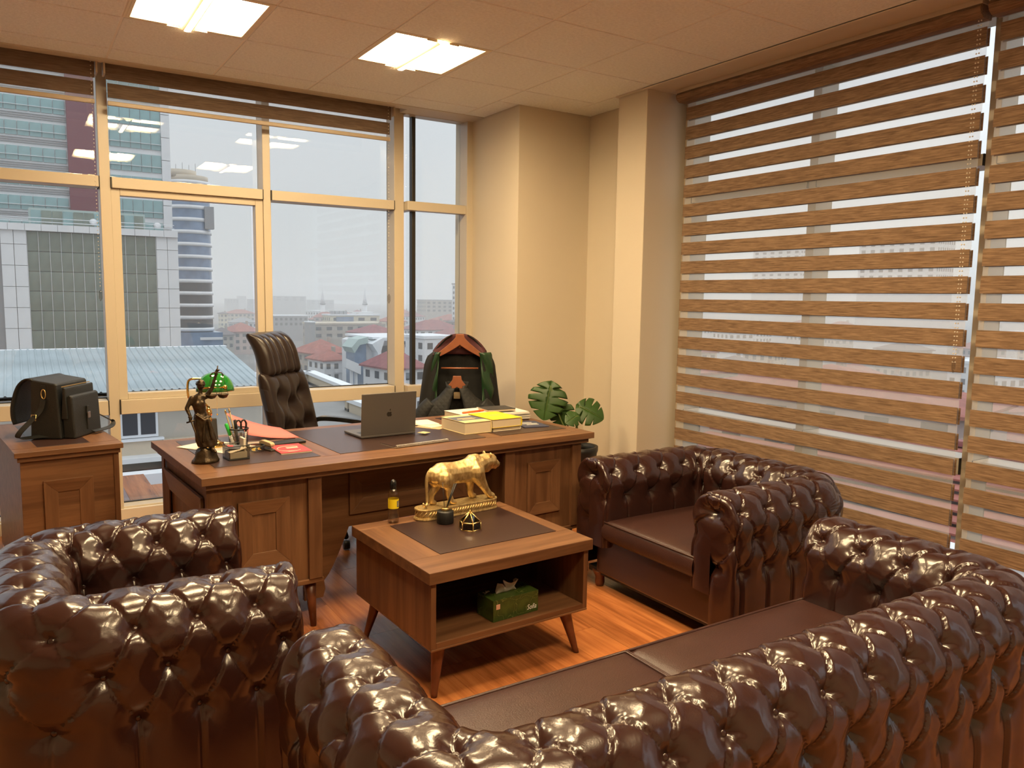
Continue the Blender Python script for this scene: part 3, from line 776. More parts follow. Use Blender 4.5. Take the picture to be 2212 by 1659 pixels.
MB().sphere((0, 0, 0), (.005, .007, .004), 8, 6).obj('nose', 'bronze', body, loc=(.241, 0, .158))
# bottle of cologne
bt = thing('plastic_bottle', 'clear cologne bottle with a yellow label and black cap', 'bottle', T(.176, .655, .5001), TY)
MB().lathe([(.021, 0), (.0235, .004), (.0235, .125), (.0215, .137), (.0155, .150), (.0125, .154)], 24).obj('bottle_body', 'bottle', bt)
MB().lathe([(.0205, .003), (.0225, .006), (.0225, .034)], 24).obj('cologne', 'liquid', bt)
lb = MB().lathe([(.0240, .067), (.0240, .109)], 24, cap=False).obj('label', 'yellow', bt)
G = [[(.0244*math.cos(a), .0244*math.sin(a), z) for z in (.074, .101)] for a in np.linspace(-1.35, -.45, 8)]
MB().grid(G).obj('label_patch', 'slate', lb)
G = [[(.0243*math.cos(a), .0243*math.sin(a), z) for z in (.068, .108)] for a in np.linspace(-.42, .1, 5)]
MB().grid(G).obj('label_stripe', 'cream_cover', lb)
for k in range(3): MB().grid([[(.0247*math.cos(a), .0247*math.sin(a), z) for z in (.094-.007*k, .0965-.007*k)] for a in np.linspace(-1.2, -.62, 5)]).obj('label_line', 'cream_cover', lb)
MB().lathe([(.0125, .150), (.0145, .156), (.0145, .176), (.0125, .187), (.007, .193), (.001, .195)], 20).obj('cap', 'black_gloss', bt)
# reed diffuser
df = thing('reed_diffuser', 'black reed diffuser jar with a gold collar and sticks', 'diffuser', T(.365, .525, ZT), TY)
MB().lathe([(.035, 0), (.0375, .003), (.0375, .052), (.0345, .056), (.019, .0565)], 32).obj('jar', 'black', df)
MB().lathe([(.0185, .056), (.0185, .068), (.0165, .0695), (.009, .0695)], 24).obj('collar', 'brass_satin', df)
box('print', 'charcoal', .020, .034, -.0352, -.0345, .028, .031, df)
for a, b_ in (((.003, -.002, .06), (.060, .006, .170)), ((.006, .003, .06), (.057, .020, .165))): MB().tube([a, b_], .0028, 8).obj('stick', 'black', df)
MB().tube([(-.004, 0, .06), (-.014, .0, .185)], .0013, 6).obj('stick', 'charcoal', df)
# small faceted glass box
gb = thing('glass_trinket_box', 'small hexagonal glass box with gold edges and pointed lid', 'box', T(.412, .392, ZT), TY+.26)
R6 = .047; hx = [(R6*math.cos(a), R6*math.sin(a)) for a in [PI/3*k for k in range(6)]]
MB().prism([(x*.96, y*.96) for x, y in hx], 0, .003).obj('bottom', 'smoked', gb)
for k in range(6):
    (x0, y0), (x1, y1) = hx[k], hx[(k+1) % 6]
    MB().add([(x0, y0, .002), (x1, y1, .002), (x1, y1, .033), (x0, y0, .033)], [(0, 1, 2, 3)]).obj('pane', 'smoked', gb, solid=.002)
    MB().add([(x0, y0, .035), (x1, y1, .035), (0, 0, .074)], [(0, 1, 2)]).obj('lid_pane', 'smoked', gb, solid=.002)
    e_ = MB().tube([(x0, y0, 0), (x0, y0, .034)], .0026, 6); e_.tube([(x0, y0, .0015), (x1, y1, .0015)], .0022, 6); e_.tube([(x0, y0, .034), (x1, y1, .034)], .003, 6); e_.obj('edge', 'brass_satin', gb)
    MB().tube([(x0, y0, .035), (0, 0, .075)], .0030, 6).obj('lid_edge', 'brass_satin', gb)
MB().sphere((0, 0, .079), .0042, 10, 8).obj('knob', 'brass', gb)
# tissue box on the shelf
def marble():
    m, n, p = _new('green_marble'); _set(p, rough=.4)
    t = n.nodes.new('ShaderNodeTexCoord'); v = n.nodes.new('ShaderNodeTexVoronoi'); v.feature = 'DISTANCE_TO_EDGE'; v.inputs['Scale'].default_value = 11
    x = n.nodes.new('ShaderNodeTexNoise'); x.inputs['Scale'].default_value = 9; x.inputs['Detail'].default_value = 5
    mx = n.nodes.new('ShaderNodeMix'); mx.data_type = 'VECTOR'; mx.inputs[0].default_value = .22
    n.links.new(t.outputs['Object'], x.inputs['Vector']); n.links.new(t.outputs['Object'], mx.inputs[4]); n.links.new(x.outputs['Color'], mx.inputs[5]); n.links.new(mx.outputs[1], v.inputs['Vector'])
    r = n.nodes.new('ShaderNodeValToRGB'); r.color_ramp.elements[0].color = (.16, .19, .05, 1); r.color_ramp.elements[1].position = .022; r.color_ramp.elements[1].color = (.028, .052, .009, 1)
    q = r.color_ramp.elements.new(.3); q.color = (.055, .088, .016, 1)
    n.links.new(v.outputs['Distance'], r.inputs[0]); n.links.new(r.outputs[0], p.inputs['Base Color']); MATS['green_marble'] = m
marble()
tx = thing('tissue_box', 'green marbled tissue box with a white tissue pulled out', 'tissue box', T(.425, .115, .2221), TY+math.radians(1.5))
bx_ = box('carton', 'green_marble', -.112, .112, -.058, .058, 0, .088, tx, .001)
text('lettering', 'Sofia', .030, 'white', tx, (.078, -.0585, .024), (PI/2, 0, 0), shear=.25, sx=.85)
text('lettering', 'Sofia', .022, 'white', tx, (-.082, .038, .0885), (0, 0, .35), shear=.25, sx=.85)
box('sticker', 'salmon', -.098, -.080, -.0586, -.058, .050, .070, bx_); box('sticker', 'black', .082, .100, .018, .034, .088, .0884, bx_)
for k in range(3): box('sticker_line', 'kraft', -.096, -.082, -.0589, -.0586, .054+.005*k, .056+.005*k, bx_)
ts = MB(); G = []
for i in range(15):
    u = i/14; x = -.058+.10*u
    row = []
    for j in range(6):
        v = j/5; h = (.018+.020*math.sin(u*9+.6)**2+.022*u)*v*(1 if .05 < u < .95 else .35)
        row.append((x+.010*v*math.sin(u*11), .018*v*math.sin(u*13+1)+.006*math.sin(u*30)*v-.008*v, .088+h))
    G.append(row)
ts.grid(G).obj('tissue', 'paper_white', tx, solid=.0012)

# ================================================================== things on the desk
ZD = .7623
# lady justice
ju = thing('justice_statue', 'dark bronze blindfolded justice figure holding scales and a sword', 'statue', (.668, 3.548, ZD), math.radians(-2))
bs = MB(); G = []
for z, k in ((0, 1.0), (.010, 1.0), (.014, .93), (.030, .80), (.050, .72), (.058, .66), (.064, .4)):
    G.append([((.056+.004*math.sin(5*a+z*90))*k*math.cos(a)+.004*(1-k), (.042+.003*math.cos(4*a))*k*math.sin(a), z+(.006*math.sin(3*a+1) if z > .02 else 0)) for a in np.linspace(0, 2*PI, 33)[:-1]])
V = [p for g_ in G for p in g_]; n_ = 32; fs = [(i*n_+k, i*n_+(k+1) % n_, (i+1)*n_+(k+1) % n_, (i+1)*n_+k) for i in range(len(G)-1) for k in range(n_)]
bs.add(V, fs+[list(range(n_))[::-1], [(len(G)-1)*n_+k for k in range(n_)]], None, True).obj('rock_base', 'bronze', ju)
f_ = MB()
def cap(a, b, ra, rb): f_.capsule(a, b, ra, rb, 10)
cap((-.014, 0, .215), (-.022, 0, .262), .0235, .029); cap((-.022, -.004, .255), (-.020, -.002, .282), .028, .024); cap((-.046, 0, .284), (.008, 0, .290), .013, .013)
cap((-.030, -.020, .264), (-.030, -.020, .262), .012, .012); cap((-.010, -.020, .266), (-.010, -.020, .264), .012, .012)
cap((-.016, 0, .292), (-.012, -.002, .318), .0095, .0085); cap((-.012, -.002, .335), (-.010, -.003, .348), .0155, .018); cap((-.010, -.012, .332), (-.008, -.014, .336), .008, .008); cap((-.018, .010, .346), (-.016, .014, .350), .013, .010)
cap((-.050, 0, .284), (-.071, -.004, .243), .0115, .009); cap((-.071, -.004, .243), (-.058, -.018, .205), .009, .0065); cap((-.058, -.018, .203), (-.060, -.020, .192), .0085, .007)
cap((.010, 0, .290), (.034, -.004, .325), .0115, .0088); cap((.034, -.004, .325), (.052, -.006, .385), .0088, .006); cap((.052, -.006, .388), (.056, -.006, .402), .008, .006)
for k in range(4): cap((.050+.003*k, -.010, .400), (.055+.004*k, -.012, .410-.002*k), .003, .0025)
G = []
for z, rx, ry, cx in ((.072, .040, .034, .010), (.10, .043, .034, .004), (.14, .038, .032, -.002), (.18, .035, .030, -.010), (.205, .030, .027, -.014), (.222, .024, .022, -.014)):
    G.append([(cx+rx*(1+.10*math.sin(9*a+z*25)*min(1, (.225-z)/.08))*math.cos(a), ry*(1+.10*math.sin(9*a+z*25)*min(1, (.225-z)/.08))*math.sin(a), z) for a in np.linspace(0, 2*PI, 49)[:-1]])
V = [p for g_ in G for p in g_]; n_ = 48; f_.add(V, [(i*n_+k, i*n_+(k+1) % n_, (i+1)*n_+(k+1) % n_, (i+1)*n_+k) for i in range(len(G)-1) for k in range(n_)]+[list(range(n_))[::-1], [(len(G)-1)*n_+k for k in range(n_)]])
for a, b in (((-.038, -.022, .216), (-.004, -.034, .190)), ((-.004, -.034, .190), (.020, -.018, .205)), ((-.004, -.034, .188), (-.012, -.036, .10)), ((.012, -.030, .192), (.024, -.034, .11))): cap(a, b, .006, .005)
cap((-.006, -.012, .078), (-.004, -.020, .056), .010, .009); cap((.020, -.014, .078), (.030, -.026, .055), .010, .009); cap((.030, -.026, .056), (.036, -.038, .050), .009, .007)
remesh(f_.obj('figure', 'bronze', ju), .0030, 2)
MB().tube([(-.027+.0, 0, .0)], .001) if False else None
bl = MB().lathe([(.0178, -.0035), (.0186, 0), (.0178, .0035)], 20, Matrix.Translation((-.0105, -.003, .3455)) @ Matrix.Rotation(.12, 4, 'Y')).obj('blindfold', 'bronze', ju)
sw = MB(); sw.tube([(-.060, -.020, .200), (-.018, -.030, .058)], [.0042, .0022], 8); sw.tube([(-.076, -.020, .183), (-.042, -.024, .192)], .0036, 8); sw.sphere((-.062, -.020, .207), .007, 8, 6)
sw.obj('sword', 'bronze', ju)
sc = MB(); sc.tube([(.028, -.010, .382), (.036, -.010, .392), (.055, -.010, .396), (.074, -.010, .392), (.080, -.010, .384)], .0026, 8); sc.tube([(.055, -.010, .396), (.060, -.010, .424)], .0024, 8)
sc.sphere((.028, -.010, .380), .004, 8, 6); sc.sphere((.080, -.010, .383), .004, 8, 6)
for cx in (.030, .078):
    for a in (0, 2.1, 4.2): sc.tube([(cx, -.010, .380), (cx+.022*math.cos(a), -.010+.022*math.sin(a), .298)], .0009, 4)
    sc.lathe([(.004, .279), (.016, .283), (.024, .296), (.0245, .299), (.016, .290), (.002, .287)], 16, Matrix.Translation((cx, -.010, 0)))
sc.obj('scales', 'bronze', ju)
# banker lamp
la = thing('banker_lamp', 'brass banker lamp with a green glass shade behind the justice figure', 'lamp', (.762, 3.885, ZD), 0)
MB().lathe([(.062, 0), (.062, .012), (.056, .016), (.056, .022), (.040, .026), (.030, .034), (.016, .038)], 32, None, ell=(1, .72)).obj('base', 'brass', la)
MB().lathe([(.013, .036), (.017, .045), (.010, .052), (.013, .060), (.0075, .066), (.0075, .120), (.015, .126), (.017, .140), (.012, .150), (.0175, .160), (.0175, .180), (.009, .188), (.009, .20)], 18, Matrix.Translation((-.012, 0, 0))).obj('post', 'brass', la)
MB().tube(bez([(-.012, 0, .196), (-.030, 0, .215), (-.085, .01, .232), (-.098, .012, .262), (-.098, .012, .310), (-.088, .010, .330), (-.055, .006, .334), (-.020, 0, .330)], 6), .0055, 10).obj('arm', 'brass', la)
MB().tube([(-.060, -.062, .296), (.048, -.066, .294)], .0042, 8).sphere((.054, -.066, .296), .0105, 12, 8).obj('crossbar', 'brass', la)
G = []
for i in range(25):
    a = 2*PI*i/24
    G.append([(.022+.086*math.cos(a)*math.sin(th)**.9, .070*math.sin(a)*math.sin(th)**.9, .272+.088*math.cos(th)) for th in np.linspace(.02, PI/2, 11)])
sh = MB().grid(G).obj('shade', 'green_glass', la, solid=.003)
ch = MB()
for q in range(26): ch.sphere((.020, -.045, .282-.0045*q), .0013, 6, 4)
ch.sphere((.020, -.045, .164), .0045, 8, 6); ch.obj('pull_chain', 'brass', la)
# upright dark device behind the pens
dv = thing('desk_phone_stand', 'small dark upright panel behind the pen cup', 'device', D(.245, .77, ZD), DY)
MB().box(-.030, .030, -.006, .006, 0, .118, Matrix.Rotation(-.18, 4, 'X')).obj('panel', 'charcoal', dv, bevel=.004)
MB().box(-.034, .034, -.03, .05, 0, .012).obj('foot', 'charcoal', dv, bevel=.003)
# pen cup (wire mesh) and its pens
pc = thing('pen_cup', 'black wire mesh pen cup on the desk', 'pen cup', D(.312, .555, ZD), DY)
m = MB()
for k in range(28):
    a = 2*PI*k/28; m.tube([(.040*math.cos(a), .040*math.sin(a), .003), (.046*math.cos(a), .046*math.sin(a), .094)], .0006, 4)
for z in np.linspace(.01, .09, 10):
    r_ = .040+.006*z/.094; m.tube([(r_*math.cos(a), r_*math.sin(a), z) for a in np.linspace(0, 2*PI, 29)[:-1]], .0006, 4, closed=True)
m.obj('mesh_wall', 'black', pc)
MB().tube([(.046*math.cos(a), .046*math.sin(a), .095) for a in np.linspace(0, 2*PI, 33)[:-1]], .0032, 8, closed=True).obj('rim', 'black', pc); MB().lathe([(.040, 0), (.040, .004)], 28).obj('bottom', 'black', pc)
def pen(label, x, y, dx, dy, L_, mat, capmat, r_=.004, nm='pen', caph=.045):
    p = thing(nm, label, 'pen', D(.312+x, .555+y, ZD+.006), DY, 'pens in the wire cup')
    d = Vector((dx, dy, L_)); u = d.normalized()
    MB().tube([(0, 0, 0), d-u*caph], r_, 8).obj('barrel', mat, p); MB().tube([d-u*caph, d-u*.004, d], [r_*1.15, r_*1.15, r_*.7], 8).obj('cap', capmat, p)
pen('green highlighter leaning out of the wire cup', -.020, .0, -.040, -.01, .118, 'white', 'green_pen', .0075, 'highlighter', .06)
pen('long bare wooden pencil in the wire cup', .002, .020, -.036, .01, .185, 'kraft', 'kraft', .0035, 'pencil', .02)
pen('second wooden pencil beside the long one in the wire cup', -.008, .024, -.042, .012, .178, 'kraft', 'brass_satin', .0032, 'pencil', .02)
pen('black marker standing upright in the wire cup', -.006, -.012, -.012, .0, .135, 'charcoal', 'charcoal', .0065, 'marker')
pen('dark grey pen with a maroon cap in the wire cup', .028, -.010, .008, .002, .118, 'white', 'cloth_maroon', .0042)
p = thing('scissors', 'black handled scissors standing in the wire cup', 'scissors', D(.322, .545, ZD+.006), DY)
MB().box(-.005, .005, -.001, .001, 0, .07).obj('blade', 'steel', p)
for s_ in (-1, 1): MB().tube([(s_*.012+.013*math.cos(a), 0, .105+.024*math.sin(a)) for a in np.linspace(0, 2*PI, 17)[:-1]], .0045, 8, closed=True).obj('handle', 'black', p)
# clear memo holder with paper slips
mh = thing('memo_holder', 'clear acrylic memo holder with a black base beside the justice figure', 'holder', D(.232, .322, ZD), DY+.03)
box('base', 'black', -.046, .046, -.046, .046, 0, .006, mh, .001)
for x0, x1, y0, y1 in ((-.046, -.044, -.046, .046), (.044, .046, -.046, .046), (-.046, .046, -.046, -.044), (-.046, .046, .044, .046)): box('wall', 'acrylic', x0, x1, y0, y1, .006, .062, mh)
MB().tube([(-.045, -.045, .062), (.045, -.045, .062), (.045, .045, .062), (-.045, .045, .062)], .0018, 6, closed=True).obj('rim', 'black', mh)
o = tag(MB().box(-.040, .036, -.040, .036, 0, .028).obj('paper_block', 'paper', None, .001, D(.232, .322, ZD+.0065), (0, 0, DY+.05)), 'block of cream memo slips inside the acrylic holder', 'paper')
o = tag(MB().box(-.038, .034, -.038, .034, -.0015, .0015).obj('memo_slip', 'paper', None, 0, D(.232, .320, ZD+.042), (0, -.22, DY+.12)), 'loose cream slip tilted on the memo block', 'paper')
o = tag(MB().box(-.036, .030, -.030, .030, -.001, .001).obj('memo_card', 'slate', None, 0, D(.226, .335, ZD+.050), (.10, .06, DY-.4)), 'dark printed card lying on the memo block', 'card')
box('print', 'red_print', -.030, -.004, 0, .02, .001, .0014, o)
o = tag(MB().box(-.005, .005, -.030, .030, 0, .082).obj('upright_cards', 'paper', None, .001, D(.266, .335, ZD+.007), (0, 0, DY)), 'cream cards standing at the side of the memo holder', 'card')
# clip dish
cd = thing('clip_dish', 'round black dish with gold paper clips', 'dish', D(.352, .430, ZD), DY)
MB().lathe([(.040, 0), (.043, .010), (.044, .028), (.041, .028), (.040, .004), (.002, .003)], 28, cap=False).obj('bowl', 'acrylic', cd)
MB().tube([(.0435*math.cos(a), .0435*math.sin(a), .028) for a in np.linspace(0, 2*PI, 29)[:-1]], .0022, 6, closed=True).obj('rim', 'black', cd)
for k in range(7):
    a = k*1.7; c = Vector((.018*math.cos(a), .018*math.sin(a), .008+.004*(k % 3)))
    o = tag(MB().tube([(-.006, -.008, 0), (-.006, .008, .003), (.006, .008, .003), (.006, -.008, 0)], .0016, 6, closed=True).obj('paper_clip', 'brass', None, 0, D(.352+c.x, .430+c.y, ZD+c.z), (.3*math.sin(k), .4*math.cos(k), k)), 'gold paper clip lying in the round dish', 'paper clip', 'gold clips in the dish')
# stapler
st = thing('stapler', 'beige and grey stapler beside the red brochure', 'stapler', D(.410, .440, ZD), DY+math.radians(14)); st.scale = (.75, .72, .75)
box('base', 'space_grey', -.018, .018, -.075, .075, 0, .012, st, .004); box('magazine', 'steel', -.010, .010, -.068, .06, .018, .030, st, .002)
MB().prism([(-.070, .030), (-.072, .044), (-.055, .054), (.04, .060), (.070, .048), (.072, .010), (.055, .010), (.05, .030)], -.015, .015, 'x').obj('top_lever', 'kraft', st, bevel=.004)
# brochures and folders
br = thing('red_brochure', 'red printed brochure with a cream oval line', 'brochure', D(.505, .392, ZD), DY+math.radians(-3))
box('pages', 'paper', -.072, .072, -.104, .104, 0, .005, br); box('cover', 'red_print', -.073, .073, -.105, .105, .005, .0062, br)
MB().tube([(-.004+.058*math.cos(a), -.01+.062*math.sin(a), .0063) for a in np.linspace(.6, 5.4, 26)], .0016, 5).obj('oval_line', 'paper', br)
box('print', 'salmon', -.015, .040, -.004, .024, .0062, .0066, br); box('print', 'salmon', -.03, .0, -.078, -.070, .0062, .0066, br)
fd = thing('red_folder', 'open red cardboard folder with papers inside', 'folder', D(.505, .700, ZD), DY+math.radians(4))
box('back_cover', 'red_card', -.150, .118, -.095, .13, 0, .0015, fd); box('papers', 'paper_white', -.140, .105, -.085, .12, .0015, .012, fd)
G = []
for i in range(9):
    u = i/8; x = .118-.262*u
    G.append([(x-.03*v*u, y, .013+.018*v+u**1.1*(.040+.068*v)-.008*math.sin(PI*u)) for v, y in zip(np.linspace(0, 1, 5), np.linspace(-.10, .13, 5))])
MB().grid(G).obj('front_cover', 'red_card', fd, solid=.0016)
o = tag(MB().box(-.095, .095, -.042, .042, 0, .010).obj('black_notebook', 'black', None, .002, D(.535, .552, ZD), (0, 0, DY+math.radians(6))), 'thin black notebook under the edge of the red folder', 'notebook')
o = tag(MB().box(-.105, .105, -.149, .149, 0, .002).obj('loose_sheets', 'paper_white', None, 0, D(.230, .640, ZD), (0, 0, DY+.5)), 'loose white sheets beside the brass lamp base', 'paper')
# laptop, seen from behind the screen
lp = thing('laptop', 'dark grey open laptop with an apple emblem on the lid', 'laptop', D(.905, .462, ZD), DY)
LW = .316
box('base', 'space_grey', 0, LW, 0, .215, .002, .014, lp, .003); box('keyboard', 'black', .03, LW-.03, .03, .12, .014, .0145, lp)
ld = MB().box(0, LW, -.0035, .0035, 0, .222).obj('lid', 'space_grey', lp, bevel=.003, loc=(0, .004, .012), rot=(math.radians(4), 0, 0))
box('screen', 'black_gloss', .006, LW-.006, .0036, .0040, .008, .216, ld)
ap = []
for k in range(48):
    a = 2*PI*k/48; r_ = .0145*(1+.05*math.cos(2*a))
    x, z = r_*math.cos(a)*1.0, r_*math.sin(a)*1.02
    z -= .0032*math.exp(-(x/.005)**2)*(1 if z > 0 else -.8)
    dx, dz = x-.0178, z-.003; dd = math.hypot(dx, dz)
    if dd < .0072: x, z = .0178+dx/dd*.0072, .003+dz/dd*.0072
    ap.append((x, z))
MB().prism(ap, -.0040, -.0034, 'y', Matrix.Translation((LW/2, 0, .108))).obj('emblem', 'logo', ld)
lf = [(.0058*math.sin(a)*math.sin(a/2), -.0062*math.cos(a)) for a in np.linspace(0, 2*PI, 15)[:-1]]
lf = [(.0000, -.0062), (.0034, -.0044), (.0052, 0), (.0050, .0055), (.0012, .0040), (-.0004, -.0010)]
MB().prism(lf, -.0040, -.0034, 'y', Matrix.Translation((LW/2+.0015, 0, .131))).obj('emblem_leaf', 'logo', ld)
# spiral notebook
nb = thing('spiral_notebook', 'brown covered spiral notebook lying in front of the laptop', 'notebook', D(1.098, .232, ZD), DY+math.radians(5))
box('pages', 'paper', -.160, .160, -.060, .075, 0, .006, nb); box('cover', 'pad', -.162, .162, -.063, .077, .006, .0078, nb, .0005)
for k in range(40):
    x = -.152+.0078*k
    MB().tube([(x, -.061+.006*math.cos(a), .0075+.006*math.sin(a)) for a in np.linspace(0, 2*PI, 9)[:-1]], .0011, 5, closed=True).obj('spiral_ring', 'paper_white', nb)
# books
def book(name, label, x0, x1, y0, y1, z, h, cov, page='page_edge', yaw=0, spine=True, grp='thick law books'):
    cx, cyy = (x0+x1)/2, (y0+y1)/2; w, d = x1-x0, y1-y0
    b = thing(name, label, 'book', D(cx, cyy, z), DY+yaw, grp)
    box('page_block', page, -w/2+.003, w/2-.006, -d/2+.004, d/2-.004, .002, h-.002, b)
    box('cover', cov, -w/2, w/2, -d/2, d/2, h-.002, h, b, .0008); box('cover', cov, -w/2, w/2, -d/2, d/2, 0, .002, b, .0008)
    MB().prism([(w/2-.006, .0), (w/2-.001, .004), (w/2+.002, h/2), (w/2-.001, h-.004), (w/2-.006, h)], -d/2, d/2, 'y').obj('spine', cov, b)
    return b
b1 = book('law_book', 'very thick book with a cream cover and grey title band', 1.430, 1.604, .295, .548, ZD, .064, 'cream_cover')
box('title_band', 'slate', -.085, .085, -.055, .075, .064, .0644, b1); 
for k, (a, b_) in enumerate(((-.05, .05), (-.06, .06), (-.04, .04))): box('title_line', 'cream_cover', a, b_, .010-.020*k, .018-.020*k, .0644, .0647, b1)
book('law_book', 'thin white book lying under the yellow book', 1.612, 1.800, .290, .540, ZD, .020, 'paper')
b2 = book('law_book', 'thick book with a bright yellow cover', 1.606, 1.804, .285, .545, ZD+.0203, .048, 'yellow')
for k in range(2): box('title_line', 'kraft', -.05+.01*k, .05-.01*k, .02-.03*k, .026-.03*k, .048, .0483, b2)
book('law_book', 'white book under the orange pen behind the yellow book', 1.600, 1.830, .560, .800, ZD, .055, 'paper_white')
o = thing('orange_pen', 'orange marker lying on the white book', 'pen', D(1.700, .640, ZD+.0612), DY+.12)
MB().tube([(-.075, 0, 0), (.06, 0, 0)], .006, 10).obj('barrel', 'orange', o); MB().tube([(.05, 0, 0), (.085, 0, 0)], .0052, 10).obj('cap', 'orange', o)
for k in range(7):
    o = tag(MB().box(-.105, .105, -.145, .145, 0, .0068).obj('paper_stack_sheet', 'paper_white', None, 0, D(1.962+.003*math.sin(k*2), .70+.006*math.cos(k*3), ZD+.007*k), (0, 0, DY-.08+.03*math.sin(k*5))), 'white file of papers stacked under the dark notebook', 'paper', 'papers under the dark notebook')
o = thing('dark_notebook', 'closed dark brown notebook on the stacked papers', 'notebook', D(1.885, .655, ZD+.0565), DY-.12)
box('cover', 'charcoal', -.095, .095, -.07, .07, .012, .0145, o, .001); box('pages', 'page_edge', -.092, .092, -.067, .067, .0, .012, o)
o = thing('navy_booklet', 'dark blue booklet with white lettering near the desk end', 'booklet', D(1.935, .385, ZD), DY-math.radians(14))
box('cover', 'navy', -.075, .075, -.105, .105, 0, .004, o)
for k, (a, b_) in enumerate(((-.05, .03), (-.045, .05), (-.03, .045))): box('print_line', 'paper_white', a, b_, .04-.035*k, .052-.035*k, .004, .0043, o)
for k, (lab, x, y, w, d, yaw, m) in enumerate((('kraft paper sheet sticking out beside the thick book', 1.40, .60, .10, .16, .5, 'kraft'), ('cream sheet fanned beside the thick book', 1.415, .66, .11, .17, .2, 'paper'), ('white sheet fanned at the back of the thick book', 1.43, .74, .12, .17, -.1, 'paper_white'), ('small yellow note lying beside the laptop', 1.255, .43, .05, .05, .4, 'cream_cover'))):
    tag(MB().box(-w/2, w/2, -d/2, d/2, 0, .002).obj('paper_sheet', m, None, 0, D(x, y, ZD+.0022*k), (0, 0, DY+yaw)), lab, 'paper')

# ================================================================== briefcase on the cabinet
BGY = math.radians(58)
bg = thing('briefcase', 'open black leather briefcase with shoulder strap on the cabinet', 'briefcase', (.168, 4.60, .7618), BGY); bg.scale = (.86, .90, .98)
# local: x along the length of the bag, -y towards the front pocket
MB().prism([(-.085, 0), (-.070, .275), (-.065, .285), (.070, .305), (.085, .0)], -.165, .165, 'x').obj('body', 'black_leather', bg, bevel=.008)
MB().prism([(-.150, .0), (-.140, .215), (-.125, .225), (-.080, .200), (-.082, 0)], -.140, .155, 'x').obj('front_pocket', 'black_leather', bg, bevel=.008)
MB().prism([(-.118, .10), (-.108, .262), (-.095, .265), (-.080, .10)], -.150, .160, 'x').obj('divider', 'black_leather', bg, bevel=.005)
fl_ = MB(); G = []
for i, (y, z) in enumerate(bez([(.06, .298, 0), (.10, .305, 0), (.145, .270, 0), (.175, .20, 0), (.190, .12, 0), (.186, .07, 0)], 4) and [(p.x, p.y) for p in bez([(.06, .298, 0), (.10, .305, 0), (.145, .270, 0), (.175, .20, 0), (.190, .12, 0), (.186, .07, 0)], 4)]):
    w = .165-.02*max(0, i-14)/6; G.append([(x*w, y, z) for x in np.linspace(-1, 1, 9)])
fl_.grid(G).obj('flap', 'black_leather', bg, solid=.008)
box('closure_strap', 'black_leather', -.005, .022, -.153, -.145, .03, .155, bg, .002)
box('clasp', 'steel', -.006, .023, -.158, -.152, .090, .125, bg, .002); box('clasp_tongue', 'steel', -.020, .010, -.164, -.156, .118, .126, bg, .001)
for sx in (-1, 1):
    MB().tube([(sx*.168, .0+.012*math.cos(a), .232+.024*math.sin(a)) for a in np.linspace(0, 2*PI, 17)[:-1]], .0028, 6, closed=True).obj('ring', 'brass_satin', bg)
    box('strap_anchor', 'black_leather', sx*.166-.003, sx*.166+.003, -.012, .012, .235, .275, bg, .001)
MB().strap(bez([(-.172, 0, .205), (-.185, .012, .15), (-.215, .05, .10), (-.255, .09, .045), (-.240, .10, .016), (-.17, .02, .016), (-.12, -.10, .016)], 6), (0, 1, .2), .028, .004).obj('shoulder_strap', 'black_leather', bg)
MB().tube([(-.205+.016*math.sin(a)*.3, .04+.018*math.cos(a), .115+.02*math.sin(a)) for a in (.8, 2.36, 3.9, 5.5)], .0025, 6, closed=True).obj('buckle', 'brass_satin', bg)
MB().strap(bez([(.172, -.02, .20), (.19, -.06, .12), (.245, -.13, .06), (.262, -.165, .035), (.22, -.18, .018), (.12, -.185, .016), (.02, -.17, .016)], 6), (.2, 1, .3), .026, .004).obj('shoulder_strap', 'black_leather', bg)
box('zip', 'brass_satin', -.15, .15, -.094, -.090, .266, .270, bg)

# ================================================================== office chair behind the desk
oc = thing('office_chair', 'high-backed brown leather office chair behind the desk', 'chair', (1.47, 4.74, 0), math.radians(-44))
def back_x(z): return -.04-.235*(z-.45)
def pad_surface(name, z0, z1, hw, th, ribs, tufts, par, curl=0.0, nz=46, ny=61):
    """closed upholstered slab; front faces +x"""
    F_, B_ = [], []
    for i in range(nz):
        v = i/(nz-1); z = z0+(z1-z0)*v
        ev = min(1, math.sqrt(max(0, 1-(abs(2*v-1))**7)))
        rf, rb = [], []
        for j in range(ny):
            u = -1+2*j/(ny-1); eu = math.sqrt(max(0, 1-abs(u)**6))
            x0 = back_x(z)-curl*max(0, v-.45)**2
            d = th*.62*eu*ev
            if ribs:
                d *= .72+.28*abs(math.cos(PI*ribs*(u+1)/2+PI/2))**.55
            if tufts:
                for (tu, tv) in tufts:
                    r2 = ((u-tu)*hw/.055)**2+((v-tv)*(z1-z0)/.055)**2
                    d -= .045*math.exp(-r2)
                for tu in (-.52, 0, .52):
                    d -= .010*math.exp(-((u-tu-.07*math.sin(v*9))*hw/.012)**2)*eu*ev*(1 if v > .2 else .4)
            rf.append((x0+d+.035*abs(u)**2.5, u*hw, z)); rb.append((x0-th*.38*eu*ev+.035*abs(u)**2.5, u*hw, z))
        F_.append(rf); B_.append(rb)
    m = MB().grid(F_, flip=True); m.grid(B_)
    m.grid([F_[0], B_[0]], flip=False); m.grid([F_[-1], B_[-1]], flip=True); m.grid([[r[0] for r in F_], [r[0] for r in B_]], flip=True); m.grid([[r[-1] for r in F_], [r[-1] for r in B_]])
    return m.obj(name, 'chair_leather', par, weld=True)
pad_surface('backrest', .46, 1.03, .255, .13, 0, [(-.52, .72), (0, .62), (.52, .72), (-.52, .38), (0, .30), (.52, .38)], oc)
